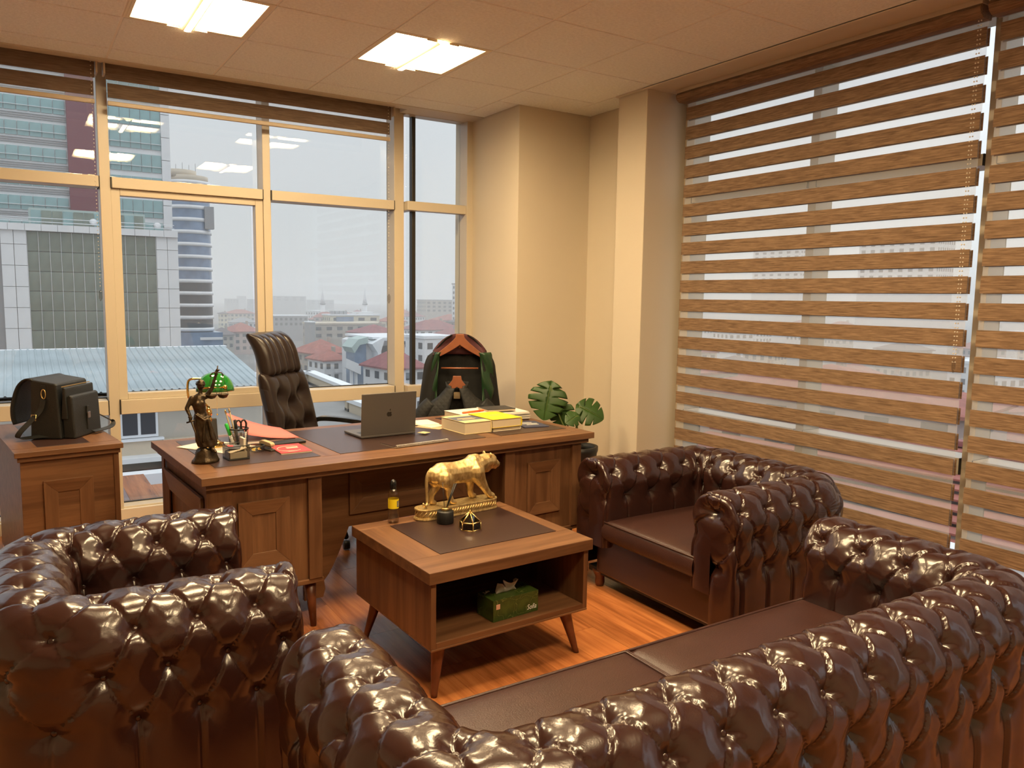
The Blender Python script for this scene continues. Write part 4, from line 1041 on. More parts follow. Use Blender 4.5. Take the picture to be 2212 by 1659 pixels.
pad_surface('headrest', 1.0, 1.262, .205, .13, 5, None, oc, curl=.16)
sc_ = MB(); us = np.linspace(-1, 1, 15)
cushion(-.02, .48, -.26, .26, .40, .50, 'seat', 'chair_leather', oc, 16)
for sy in (-1, 1):
    MB().strap(bez([(-.05, sy*.275, .56), (-.07, sy*.285, .645), (-.03, sy*.29, .685), (.10, sy*.292, .690), (.30, sy*.292, .672), (.37, sy*.292, .640), (.34, sy*.288, .56), (.28, sy*.27, .44)], 6), (0, 1, 0), .055, .030).obj('armrest', 'black_gloss', oc, bevel=.006)
MB().lathe([(.030, .12), (.030, .25), (.022, .25), (.022, .40)], 16, Matrix.Translation((.22, 0, 0))).obj('gas_column', 'black', oc)
for k in range(5):
    a = 2*PI*k/5+.3; c, s = math.cos(a), math.sin(a)
    MB().tube([(.22, 0, .13), (.22+.17*c, .17*s, .105), (.22+.29*c, .29*s, .075)], [.026, .022, .016], 8).obj('base_arm', 'black_gloss', oc)
    MB().lathe([(.026, -.018), (.028, 0), (.026, .018)], 12, Matrix.Translation((.22+.29*c, .29*s, .029)) @ rotz(a) @ Matrix.Rotation(PI/2, 4, 'X')).obj('caster', 'black', oc)

# ================================================================== valet stand with robe and jacket
VA = math.radians(-28.5); VO = Vector((2.60, 4.78, 0))
def VV(x, y, z): return VO+rotz(VA) @ Vector((x, y, z))
vs_ = thing('coat_stand', 'wooden valet stand behind the desk holding the robe', 'coat stand', VV(0, .09, 0), VA)
MB().tube([(0, .02, .03), (0, .02, 1.16)], .014, 12).obj('pole', 'hanger', vs_); box('foot', 'hanger', -.18, .18, -.02, .06, 0, .03, vs_, .006); box('foot', 'hanger', -.03, .03, -.13, .15, 0, .03, vs_, .006)
MB().tube([(0, .02, 1.12), (0, -.06, 1.155)], .010, 8).obj('peg', 'hanger', vs_); MB().tube([(0, .02, .86), (0, -.14, .90)], .010, 8).obj('peg', 'hanger', vs_)
def hanger(name, label, loc, w, drop, bar, th=.020):
    h = thing(name, label, 'hanger', loc, VA)
    L_ = []; R_ = []
    prof = [(-.028, .045), (.028, .045), (.032, .020)]
    for k in range(11):
        u = k/10; prof.append((.032+(w-.032)*u, .020-drop*(u**.85)))
    prof.append((w-.004, -drop-.020))
    for k in range(11):
        u = 1-k/10; prof.append((.0+(w-.012)*u, -.030-(drop-.022)*(u**.85)))
    for k in range(1, 11):
        u = k/10; prof.append((-(w-.012)*u, -.030-(drop-.022)*(u**.85)))
    prof.append((-w+.004, -drop-.020))
    for k in range(11):
        u = 1-k/10; prof.append((-.032-(w-.032)*u, .020-drop*(u**.85)))
    MB().prism(prof[::-1], -th/2, th/2, 'y').obj('shoulders', 'hanger', h, bevel=.003)
    if bar: MB().tube([(-w+.02, 0, -bar), (w-.02, 0, -bar)], .007, 10).obj('bar', 'hanger', h)
    return h
hanger('clothes_hanger', 'brown wooden clothes hanger with a trouser bar inside the robe', VV(.0, .005, 1.195), .150, .105, .195)
hanger('clothes_hanger', 'brown wooden clothes hanger inside the dark quilted jacket', VV(-.018, -.135, .915), .075, .055, 0)
rb_ = thing('court_robe', 'black court robe with maroon collar and green lining on the coat stand', 'robe', VV(0, 0, 0), VA)
def half_w(z): return float(np.interp(z, [.20, .69, .90, 1.03, 1.08, 1.11, 1.14, 1.20, 1.235], [.33, .290, .262, .245, .225, .185, .160, .110, .055]))
zs = np.linspace(.20, 1.232, 40)
G = [[(u*half_w(z), .075-.050*abs(u)**3+.006*math.sin(u*14+z*6), z) for u in np.linspace(-1, 1, 25)] for z in zs]
MB().grid(G, flip=True).obj('back_panel', 'cloth_black', rb_, solid=.006)
for s in (-1, 1):
    def inner(z): return float(np.interp(z, [.20, .80, 1.0, 1.10, 1.2], [.10, .170, .160, .150, .10]))
    G = [[(s*(inner(z)+(half_w(z)-inner(z))*u), -.045+.07*u**3+.008*math.sin(u*9+z*11), z) for u in np.linspace(0, 1, 12)] for z in np.linspace(.20, 1.115, 30)]
    MB().grid(G, flip=(s < 0)).obj('front_panel', 'cloth_black', rb_, solid=.006)
    w_ = .085 if s > 0 else .050
    G = [[(s*(inner(z)-.012+u*w_*(1 if z > .85 else max(.25, (z-.55)/.3))), -.056+.010*math.sin(u*5+z*31)+.03*u**2, z) for u in np.linspace(0, 1, 8)] for z in np.linspace(.55, 1.115, 34)]
    MB().grid(G, flip=(s < 0)).obj('green_lining', 'satin_green', rb_, solid=.004)
G = []
for i in range(25):
    u = -1+2*i/24; row = []
    for j in range(9):
        v = j/8; z = 1.105+(.130)*v*(1-.0*abs(u)); xx = u*(half_w(1.115)+.004)*(1-.0*v)
        ztop = 1.112+.125*(1-abs(u)**2.4)
        row.append((xx, .050-.100*abs(u)**3*(1-v), 1.096+(ztop+.004-1.096)*v))
    G.append(row)
MB().grid(G).obj('maroon_collar', 'cloth_maroon', rb_, solid=.012)
def quilt():
    m, n, p = _new('quilted_cloth'); p.inputs['Base Color'].default_value = (.0065, .007, .0072, 1); _set(p, rough=.65)
    t = n.nodes.new('ShaderNodeTexCoord'); mp = n.nodes.new('ShaderNodeMapping'); mp.inputs['Rotation'].default_value = (0, PI/4, 0); mp.inputs['Scale'].default_value = (34, 1, 34)
    sp = n.nodes.new('ShaderNodeSeparateXYZ'); n.links.new(t.outputs['Object'], mp.inputs[0]); n.links.new(mp.outputs[0], sp.inputs[0])
    a = n.nodes.new('ShaderNodeMath'); a.operation = 'PINGPONG'; a.inputs[1].default_value = .5; b = n.nodes.new('ShaderNodeMath'); b.operation = 'PINGPONG'; b.inputs[1].default_value = .5
    n.links.new(sp.outputs['X'], a.inputs[0]); n.links.new(sp.outputs['Z'], b.inputs[0]); c = n.nodes.new('ShaderNodeMath'); c.operation = 'MINIMUM'; n.links.new(a.outputs[0], c.inputs[0]); n.links.new(b.outputs[0], c.inputs[1])
    bu = n.nodes.new('ShaderNodeBump'); bu.inputs['Strength'].default_value = .35; bu.inputs['Distance'].default_value = .006; n.links.new(c.outputs[0], bu.inputs['Height']); n.links.new(bu.outputs[0], p.inputs['Normal']); MATS['quilted_cloth'] = m
quilt()
jk = thing('quilted_jacket', 'dark quilted jacket hanging in front of the court robe', 'jacket', VV(-.018, -.135, 0), VA)
lev = [(.30, .285, .085), (.50, .278, .085), (.62, .268, .085), (.70, .250, .082), (.755, .222, .075), (.80, .175, .066), (.835, .125, .058), (.862, .085, .052), (.88, .070, .048)]
G = [[(w*math.copysign(abs(math.cos(a))**.8, math.cos(a)), d*math.sin(a), z-.02*abs(math.cos(a))*(z > .6)*(z < .86)) for a in np.linspace(-PI/2+.15, 1.5*PI-.15, 49)] for z, w, d in lev]
MB().grid(G, flip=False).obj('shell', 'quilted_cloth', jk, solid=.010)
G = [[((.066+.010*v)*math.cos(a), .052*math.sin(a), .862+.058*v-.02*(1-abs(math.sin(a)))*0-.030*max(0, -math.sin(a))) for v in (0, .5, 1)] for a in np.linspace(-PI/2+.55, 1.5*PI-.55, 33)]
MB().grid(G).obj('collar', 'quilted_cloth', jk, solid=.008)
for s in (-1, 1):
    MB().grid([[(s*(.24+.075*(1-v)**1.0*.9+.0), 0, 0) for v in (0, 1)] for k in range(2)]) if False else None
    m = MB()
    pts = bez([(s*.165, 0, .770), (s*.225, -.005, .70), (s*.262, -.01, .58), (s*.285, -.015, .44), (s*.290, -.03, .32)], 5)
    m.tube(pts, [.050+.012*math.sin(PI*min(1, k/len(pts)+.2)) for k in range(len(pts))], 16).obj('sleeve', 'quilted_cloth', jk)
box('neck_label', 'kraft', -.022, .022, .030, .034, .800, .845, jk)

# ================================================================== monstera plant
mp_ = thing('monstera_plant', 'potted plant with split green leaves behind the desk corner', 'plant', (3.22, 4.22, 0), 0)
MB().lathe([(.10, 0), (.115, .02), (.135, .44), (.142, .46), (.142, .49), (.128, .49), (.125, .45)], 28, cap=False).obj('pot', 'black', mp_)
MB().lathe([(.126, .44), (.02, .455)], 24).obj('soil', 'soil', mp_)
def leaf(center, size, nrm, tip, name='leaf', cuts=4, seed=1):
    """split leaf: outline in the leaf plane with slits, thin solid, bent along the midrib"""
    rnd = random.Random(seed)
    n = Vector(nrm).normalized(); tp = Vector(tip); tp = (tp-n*tp.dot(n)).normalized(); sd = tp.cross(n)
    m = MB()
    def wid(v): return .56*math.sin(PI*min(1, max(0, v))**.72)**.75
    N_ = 34
    for s in (-1, 1):
        cutv = [(k+.7+rnd.uniform(-.12, .12))/(cuts+1.1) for k in range(cuts)]
        G = []
        for i in range(N_+1):
            v = i/N_; w = float(wid(v))
            for cv in cutv:
                dv = abs(v-cv)
                if dv < .020: w *= .34+.2*dv/.020
            row = []
            for j in range(7):
                u = j/6*w
                ln = v*1.0-.10*(1-v)*(j/6)*1.5+.16*u
                z = -.28*u*u-.14*(ln-.4)**2
                row.append(tuple(Vector(center)+size*((ln-.45)*tp+s*u*sd+z*n)))
            G.append(row)
        m.grid(G, flip=(s < 0))
    o = m.obj(name, 'leaf', mp_, solid=.0016)
    bp = Vector(center)-.45*size*tp
    MB().tube([tuple(Vector(center)+size*((float(v)-.45)*tp+float(-.14*(v-.4)**2+.006)*n)) for v in np.linspace(0, .95, 8)], [.0028*(1-.8*v) for v in np.linspace(0, 1, 8)], 5).obj('midrib', 'stem', o)
    return bp
def stalk(bp, root, bend):
    MB().tube(bez([root, ((root[0]+bp.x)/2+bend[0], (root[1]+bp.y)/2+bend[1], (root[2]+bp.z)/2+bend[2]), tuple(bp)], 8), .0045, 8).obj('stalk', 'stem', mp_)
CN = Vector((-.55, -.80, .25))
bp = leaf((-.175, .12, .795), .245, CN, (-.22, .0, -1), cuts=4, seed=3); stalk(bp, (-.02, 0, .45), (-.03, .02, .05))
bp = leaf((-.075, .10, .700), .175, (-.75, -.6, .1), (.05, -.1, -1), cuts=4, seed=8); stalk(bp, (-.01, .01, .45), (.01, .03, .04))
bp = leaf((.030, -.10, .735), .185, (-.35, -.85, .45), (.75, -.2, -.55), cuts=3, seed=5); stalk(bp, (.01, -.01, .45), (-.02, 0, .03))
bp = leaf((-.110, -.08, .695), .105, (-.3, -.85, .5), (-.9, .0, -.35), cuts=2, seed=9); stalk(bp, (0, -.02, .45), (-.02, 0, .02))

# ================================================================== the city outside (overcast, hazy)
GZ = -27.0
plain('x_white', (.76, .77, .79), rough=.6, var=.05, vscale=.6); plain('x_teal', (.27, .42, .43), rough=.12, spec=.6, var=.25, vscale=.35)
plain('x_green', (.19, .225, .19), rough=.10, spec=.6, var=.45, vscale=.22); plain('x_blue', (.17, .24, .36), rough=.15, spec=.6, var=.25, vscale=.4)
plain('x_maroon', (.20, .060, .075), rough=.6); plain('x_roof', (.33, .11, .085), rough=.8, var=.18, vscale=.7); plain('x_roof2', (.26, .085, .09), rough=.8, var=.2, vscale=.7); plain('x_roofg', (.16, .13, .13), rough=.8)
plain('x_cream', (.58, .50, .39), rough=.8, var=.06, vscale=.5); plain('x_beige', (.40, .36, .31), rough=.8, var=.08, vscale=.6); plain('x_pink', (.48, .37, .34), rough=.8); plain('x_grey', (.30, .30, .31), rough=.7); plain('x_dark', (.055, .06, .07), rough=.3)
plain('x_wall', (.50, .46, .40), rough=.85, var=.12, vscale=.4); plain('x_metal', (.34, .40, .43), rough=.45, metal=.0, var=.22, vscale=.35); plain('x_cap', (.78, .81, .85), rough=.5)
plain('x_concrete', (.27, .26, .25), rough=.6, var=.15, vscale=.3); plain('x_wet', (.155, .115, .115), rough=.25, var=.2, vscale=.2); plain('x_ground', (.16, .15, .14), rough=.9, var=.3, vscale=.03); plain('x_tree', (.13, .115, .095), rough=.95)
plain('x_yellow', (.66, .60, .44), rough=.8); plain('x_mint', (.42, .52, .50), rough=.5)
struct(box('ground', 'x_ground', -700, 2000, 30, 2300, GZ-.5, GZ), 'hazy city ground far below'); 
struct(box('ground', 'x_ground', 14, 2000, -700, 30, GZ-.5, GZ), 'hazy city ground below the side windows')

# --- metal-roofed building just across
mr_ = thing('metal_roof_building', 'low concrete building with a ribbed grey metal roof', 'building', (0, 36, 0))
G = [[(0, 0, 0), (0, 9, 1.22)]]; sh_m = MB()
pv = []
for k in range(3):
    x0 = .3*k; pv += [(x0, 0), (x0+.035, .045), (x0+.075, .045), (x0+.11, 0)]
pv.append((.9, 0))
sh_m.grid([[(x, 0, z), (x, 9.1, z+1.24)] for x, z in pv], smooth=False); rm = sh_m.mesh('roof_sheet'); rm.materials.append(MATS['x_metal'])
for k in range(24): link('roof_sheet', rm, mr_, loc=(-12+.9*k, -.25, -2.63))
box('roof_soffit', 'x_dark', -12, 9.6, -.1, 9, -2.80, -2.72, mr_); box('ridge_cap', 'x_cap', -12, 9.7, 8.7, 9.2, -1.45, -1.38, mr_)
box('wall', 'x_wall', -12, 9.4, .5, 10, -6.2, -2.75, mr_); box('gutter', 'x_grey', -12, 9.6, -.1, .12, -3.0, -2.72, mr_)
for x0, x1 in ((3.46, 4.95), (-2.9, -1.4), (-7.5, -6.0)):
    wn = box('window_frame', 'x_cap', x0, x1, .42, .52, -4.72, -3.25, mr_)
    for a, b in ((x0+.1, (x0+x1)/2-.06), ((x0+x1)/2+.06, x1-.1)): box('pane', 'x_dark', a, b, .40, .44, -4.6, -3.35, wn)
    box('window_sill', 'x_cap', x0-.2, x1+.2, .2, .5, -4.85, -4.75, mr_)
box('ledge', 'x_white', -12, 9.4, -.5, .5, -5.65, -5.45, mr_); box('lower_wall', 'x_cream', -12, 9.4, .3, .6, -5.5, -4.85, mr_)
MB().tube([(5.1, .35, -4.85), (5.1, .35, -6.2)], .06, 8).obj('drain_pipe', 'x_grey', mr_)
for k in range(2):
    ac = thing('air_conditioner', ('upper' if k == 0 else 'lower')+' white air conditioner unit on the wall across', 'air conditioner', (-.65, 35.6, -5.35-.62*k), 0, 'air conditioner units on the opposite wall')
    box('casing', 'x_white', -.55, .45, 0, .35, 0, .58, ac, .02); fan = MB().lathe([(.22, 0), (.22, .02), (.05, .03)], 20, Matrix.Translation((.02, 0, .29)) @ Matrix.Rotation(PI/2, 4, 'X')).obj('fan_grille', 'x_grey', ac)
    MB().lathe([(.06, .02), (.06, .04)], 12, Matrix.Translation((.02, 0, .29)) @ Matrix.Rotation(PI/2, 4, 'X')).obj('fan_hub', 'x_white', fan)
lr = thing('lower_roof', 'wet brown flat roof below the window with white kerb', 'roof', (0, 0, 0))
box('membrane', 'x_wet', -14, 9.6, 7.5, 34.2, -6.4, -6.2, lr); box('kerb', 'x_cap', -14, 9.6, 33.6, 34.4, -6.2, -5.75, lr); box('gravel_strip', 'x_concrete', -14, 9.6, 34.4, 36.5, -6.4, -6.15, lr)
for k in range(6): box('seam', 'x_roofg', -12+4*k, -11.96+4*k, 7.5, 33.6, -6.2, -6.19, lr)
# --- flat terrace with pale parapets
te = thing('roof_terrace', 'flat concrete roof terrace with pale metal capped parapets', 'roof', (0, 0, 0))
box('slab', 'x_concrete', 9.7, 20.2, 36, 63.2, -7.2, -5.75, te)
def parapet(p, q, w=.8, z0=-6.0, z1=-4.75):
    p, q = Vector((*p, 0)), Vector((*q, 0)); d = q-p; L_ = d.length; a = math.atan2(d.y, d.x); M = Matrix.Translation(p) @ rotz(a)
    MB().box(0, L_, -w/2+.1, w/2-.1, z0, z1-.25, M).obj('parapet_wall', 'x_cream', te); MB().box(-.2, L_+.2, -w/2, w/2, z1-.25, z1, M).obj('parapet_cap', 'x_cap', te)
    MB().box(0, L_, -w/2-.02, w/2+.02, z0-.2, z0+.42, M).obj('parapet_skirt', 'x_dark', te)
parapet((9.7, 62.8), (20.0, 62.8)); parapet((20.2, 62.8), (18.9, 47.5)); parapet((17.2, 46.5), (19.3, 46.2), .9); parapet((17.6, 46), (17.4, 36.5), 1.0, -6.2, -4.9)

# --- tall office tower with teal glazing and maroon panel
t1 = thing('teal_glass_tower', 'tall white and teal glass tower with a maroon panel', 'building', (0, 140, 0))
box('core', 'x_white', -14, 22.2, .3, 26, GZ, 62, t1); box('maroon_panel', 'x_maroon', 7.74, 11.96, -.5, .4, 12.0, 62, t1)
pa = MB().box(.04, 1.5, -.05, .1, 0, 2.05).mesh('window_pane'); pa.materials.append(MATS['x_teal'])
pb = MB().box(.04, 1.42, -.05, .1, 0, 2.75).mesh('window_pane'); pb.materials.append(MATS['x_teal'])
for f in range(-6, 10):
    z = 28.1+3.63*f
    if z > 9:
        for k in range(9): link('window_pane', pa, t1, loc=(-6.6+1.58*k, .15, z))
        for q in range(3): box('louver', 'x_grey', -8, 7.7, .1, .35, z+2.55+.32*q, z+2.67+.32*q, t1)
        box('rail_line', 'x_white', -8, 7.7, -.08, .2, z+.72, z+.80, t1)
    z = 24.3+3.60*f
    if z > 9:
        for k in range(6): link('window_pane', pb, t1, loc=(12.1+1.48*k, .15, z))
        box('rail_line', 'x_white', 12, 21, -.08, .2, z+.80, z+.88, t1)
for k in range(9): box('corner_panel', 'x_white', 21.0, 22.3, -.15, .5, 12+3.6*k, 15.5+3.6*k, t1)
# --- lower block with white stone frame and green glass
po = thing('green_glass_block', 'office block with white stone panels framing dark green glass', 'building', (0, 124, 0))
box('core', 'x_grey', -2.5, 20.4, .35, 15, GZ, 10.1, po)
wp = MB().box(.03, 1.45, -.2, .4, .03, 2.77).mesh('stone_panel'); wp.materials.append(MATS['x_white'])
for r_ in range(13):
    for x0 in (-1.42, .06, 17.46, 18.93): link('stone_panel', wp, po, loc=(x0, .1, 7.6-2.8*r_))
for k in range(12): box('cornice_panel', 'x_white', -2.4+1.9*k, -.54+1.9*k, -.5, .5, 9.45, 10.35, po)
gp = MB().box(.04, 1.28, 0, .25, .03, 2.60).mesh('glass_panel'); gp.materials.append(MATS['x_green'])
for r_ in range(7):
    for k in range(12): link('glass_panel', gp, po, loc=(1.56+1.323*k, .15, 6.75-2.66*r_))
for k in range(13): box('fin', 'x_white', 1.53+1.323*k, 1.58+1.323*k, .02, .3, -13, 9.4, po)
ph = box('penthouse', 'x_mint', 2.0, 16.4, 2.2, 8, 10.1, 12.7, po)
for k in range(11): box('pane', 'x_green' if k % 3 else 'x_teal', 2.2+1.28*k, 3.36+1.28*k, 2.1, 2.3, 10.5, 12.4, ph)
for z in (10.7, 11.2): MB().tube([(-2, .2, z), (20, .2, z)], .05, 6).obj('railing', 'x_cap', po)
for x in (9.6, 10.9, 17.8): MB().lathe([(.05, 0), (.45, .12), (.5, .2), (.02, .06)], 16, Matrix.Translation((x, .6, 11.0)) @ Matrix.Rotation(1.2, 4, 'X')).obj('satellite_dish', 'x_white', po)
box('side_wing', 'x_grey', -8, -2.6, 4, 14, GZ, 9, po)
for r_ in range(5): box('side_balcony', 'x_cap', -7, -2.4, 3.2, 4, -4+2.7*r_, -3.6+2.7*r_, po)
# --- round blue tower
ro = thing('round_blue_tower', 'round office tower with blue glass bands and white slabs', 'building', (34.5, 194, 0))
for f in range(14):
    z = -12+2.76*f
    MB().lathe([(4.55, z), (4.55, z+2.0)], 40, cap=False).obj('glass_band', 'x_blue' if f > 5 else 'x_dark', ro); MB().lathe([(4.78, z+1.95), (4.78, z+2.75)], 40).obj('slab_band', 'x_white', ro)
MB().lathe([(4.3, 26.6), (4.3, 27.8)], 32).obj('parapet_drum', 'x_cream', ro); MB().lathe([(3.4, 27.5), (3.4, 29.0)], 24, Matrix.Translation((-1.6, 0, 0))).obj('plant_room', 'x_cream', ro)
box('stair_shaft', 'x_grey', 2.6, 4.6, -4.4, -2.6, 16, 21, ro)
for k in range(4): MB().tube([(-2.5+1.4*k, 0, 28.5), (-2.5+1.4*k, 0, 30.5+.4*(k % 2))], .06, 5).obj('antenna', 'x_grey', ro)
box('base_block', 'x_blue', -5.5, 5.5, -6, 5, GZ, -7.5, ro); box('base_sign', 'x_white', .5, 5.4, -6.2, -6, -9.2, -8.6, ro)

# --- houses
def hip(m, x0, x1, y0, y1, z0, z1, ov=.7):
    x0 -= ov; x1 += ov; y0 -= ov; y1 += ov; c = (y0+y1)/2; r_ = min((y1-y0)/2, (x1-x0)/2-.2)
    return m.add([(x0, y0, z0), (x1, y0, z0), (x1, y1, z0), (x0, y1, z0), (x0+r_, c, z1), (x1-r_, c, z1), (x0, y0, z0-.35), (x1, y0, z0-.35), (x1, y1, z0-.35), (x0, y1, z0-.35)],
                 [(0, 1, 5, 4), (1, 2, 5), (2, 3, 4, 5), (3, 0, 4), (6, 7, 1, 0), (7, 8, 2, 1), (8, 9, 3, 2), (9, 6, 0, 3), (9, 8, 7, 6)])
def house(name, label, cx, cyy, w, d, z1, rh, wall, roof, yaw=0, cols=4, rows=3, group=None, flat=False, z0=GZ, balcony=False):
    t = thing(name, label, 'building', (cx, cyy, 0), yaw, group)
    MB().box(-w/2, w/2, -d/2, d/2, z0, z1).obj('wall', wall, t)
    if flat:
        box('roof', roof, -w/2-.3, w/2+.3, -d/2-.3, d/2+.3, z1, z1+.7, t)
    else:
        hip(MB(), -w/2, w/2, -d/2, d/2, z1, z1+rh).obj('roof', roof, t); box('chimney', 'x_beige', w*.2, w*.2+.9, -.2, .7, z1+rh*.4, z1+rh+.7, t)
    cw = w/cols; dw = d/cols
    for r_ in range(rows):
        zz = z1-2.5-3.0*r_
        m = MB()
        for k in range(cols):
            m.box(-w/2+cw*(k+.25), -w/2+cw*(k+.75), -d/2-.06, -d/2+.1, zz, zz+1.5); m.box(-w/2-.06, -w/2+.1, -d/2+dw*(k+.28), -d/2+dw*(k+.72), zz, zz+1.5)
        m.obj('window_row', 'x_dark', t)
        if balcony: box('balcony', 'x_white', -w*.1, w*.45, -d/2-1.2, -d/2, zz-1.0, zz-.1, t)
    return t
# named buildings seen through the window wall
aw = thing('white_modern_house', 'white modern house with sloping gable fascia and blue glass', 'building', (0, 0, 0))
MB().prism([(74.8, -23.5), (74.8, -10.5), (77.5, -9.4), (90, -9.4), (92, -15), (92, -23.5)], 188, 205, 'y').obj('wall', 'x_white', aw)
MB().prism([(75.0, -10.7), (78.0, -9.2), (92, -9.2), (92, -9.9), (78.3, -9.9), (77.5, -12.5), (77.4, -16.0), (76.6, -16.0), (76.6, -13)], 184, 188, 'y').obj('gable_fascia', 'x_cap', aw)
MB().prism([(82.5, -11), (86, -15.5), (86, -16.6), (81.6, -11.6)], 183.5, 188, 'y').obj('gable_fascia', 'x_cap', aw)
box('roof', 'x_cap', 76, 92, 186, 206, -9.6, -9.1, aw); box('balcony', 'x_white', 75.2, 85, 182, 188, -17.6, -14.9, aw); box('glass_door', 'x_dark', 78.3, 80.8, 187.6, 188.2, -14.9, -11.5, aw)
box('blue_glazing', 'x_blue', 78.6, 83.6, 187.4, 188.2, -24, -17.8, aw)
for k in range(3): box('column', 'x_cap', 75.3+1.1*k, 75.9+1.1*k, 187.2, 188.2, -27, -16.8, aw)
gt = thing('glass_stair_tower', 'glass and grey stair tower between the red roof and the white house', 'building', (0, 0, 0))
box('glazing', 'x_blue', 71.5, 74.6, 187, 193, GZ, -10.4, gt); MB().prism([(70.4, -11.6), (72.2, -9.6), (74.8, -9.0), (74.8, -10.6), (72.6, -11.0), (71.2, -13)], 186, 193, 'y').obj('curved_canopy', 'x_mint', gt)
MB().prism([(68.6, -14.2), (68.6, -16.6), (72.4, -18.4), (72.4, -15.9)], 185, 187, 'y').obj('fascia', 'x_white', gt)
for k in range(2): box('column', 'x_cap', 70.2+1.2*k, 70.7+1.2*k, 186, 187, GZ, -17, gt)
house('red_roof_apartment', 'pale apartment block with a dark red roof behind the terrace', 80.0, 238, 12, 15, -16.2, 3.8, 'x_beige', 'x_roof', .12, 4, 4, balcony=True)
house('red_roof_apartment', 'white flat with bay windows beside the glass stair tower', 73.5, 213, 7, 11, -16.4, 2.6, 'x_white', 'x_roof', .1, 3, 3, balcony=True)
house('beige_office', 'long beige stone-clad office with small square windows', 122.8, 333, 33, 14, -11.3, 1, 'x_beige', 'x_cream', 0, 7, 2, flat=True)
box_ = thing('grey_chimney_stack', 'tall grey slab at the end of the beige office', 'building', (0, 0, 0)); box('shaft', 'x_grey', 102.6, 105.2, 320, 326, GZ, -10.2, box_); box('shaft_cap', 'x_cap', 102.4, 105.4, 319.8, 326.2, -10.2, -9.8, box_)
h = house('cream_flat_building', 'cream building with a wide dark window under a white roof slab', 144, 381, 26, 12, -8.9, .7, 'x_yellow', 'x_cap', 0, 4, 1, flat=True); box('wide_window', 'x_blue', -10, -1, -6.2, -6, -12.6, -9.4, h); 
for k in range(4): box('roof_unit', 'x_grey', -11+2.2*k, -9.4+2.2*k, -2, 0, -8.3, -6.6, h)
for k, (x, zt) in enumerate(((195, 0), (228.7, 1))):
    m_ = thing('minaret', ('white minaret standing at the end of the cream building' if k else 'white minaret nearer the office chair'), 'minaret', (x, 575, 0), 0, 'pair of white minarets')
    MB().lathe([(1.7, GZ), (1.7, -5.2+zt*-.3)], 14).obj('shaft', 'x_white', m_); MB().lathe([(2.0, -6.0), (2.15, -5.0)], 14).obj('gallery', 'x_grey', m_); MB().lathe([(1.75, -5.0), (1.1, -1.0), (.45, 3.0), (.12, 5.5), (.05, 8.0)], 14).obj('spire', 'x_white', m_)
house('white_band_office', 'long low office with white bands behind the office chair', 140, 482, 24, 12, -12, 1, 'x_grey', 'x_cap', 0, 8, 2, flat=True)
house('red_roof_house', 'house with red roof and dormers beside the window mullion', 90, 384, 13, 16, -16.2, 3.9, 'x_pink', 'x_roof', .15, 4, 3)
house('grey_roof_house', 'small pale house with a grey purple roof by the round tower', 75.5, 357, 7.5, 9, -16.4, 3.0, 'x_beige', 'x_roofg', .1, 3, 2)
house('cream_tower_house', 'narrow cream block rising behind the grey roofed house', 122.7, 575, 5, 6, -12.6, 1.0, 'x_yellow', 'x_roofg', 0, 2, 3)
house('dark_roof_hall', 'low hall with a dark roof and a row of pillars', 108, 456, 13, 10, -14.6, 2.6, 'x_white', 'x_grey', 0, 6, 1)
house('long_cream_block', 'long cream apartment block in the haze behind the dark roofed hall', 154, 660, 20, 14, -14.5, 3.0, 'x_cream', 'x_roof', .1, 6, 3)
house('red_roof_house', 'red roofed house in front of the cream building at the black corner post', 116, 283, 14, 14, -12.6, 3.0, 'x_white', 'x_roof2', .2, 4, 2)
house('red_roof_house', 'wide red roofed house seen through the narrow corner window', 167, 335, 24, 16, -14.0, 4.2, 'x_white', 'x_roof2', .1, 6, 2)
house('red_roof_house', 'red roofed house below the pale tower in the narrow corner window', 228, 433, 18, 16, -13.0, 3.5, 'x_cream', 'x_roof', .1, 5, 2)
house('white_roof_house', 'white house with a pale flat roof beyond the black post', 86.5, 176, 9, 12, -8.8, 1, 'x_white', 'x_cap', .1, 3, 2, flat=True)
house('red_roof_house', 'white walled house with a red roof edge behind the court robe', 66, 150, 8, 12, -13.0, 3.6, 'x_white', 'x_roof2', .1, 3, 3)
house('grey_office_block', 'grey office block on the hazy horizon of the narrow corner window', 282, 556, 28, 16, -2.0, 1, 'x_beige', 'x_grey', 0, 6, 3, flat=True)
house('pale_tower', 'pale narrow tower at the edge of the narrow corner window', 219, 403, 6, 8, 8.4, .8, 'x_white', 'x_grey', 0, 2, 8, flat=True)
for k, (x, y, w, zt) in enumerate(((280, 1250, 17, -7.5), (279, 1125, 8, -7.0), (333, 1130, 45, -2.2), (354, 1500, 13, -4), (250, 1400, 26, -10), (420, 1250, 40, -8))):
    house('hazy_tower', 'faint grey block almost lost in the haze on the skyline', x, y, w, 18, zt, 1, 'x_grey', 'x_grey', 0, 4, 2, 'skyline blocks in the haze', flat=True)
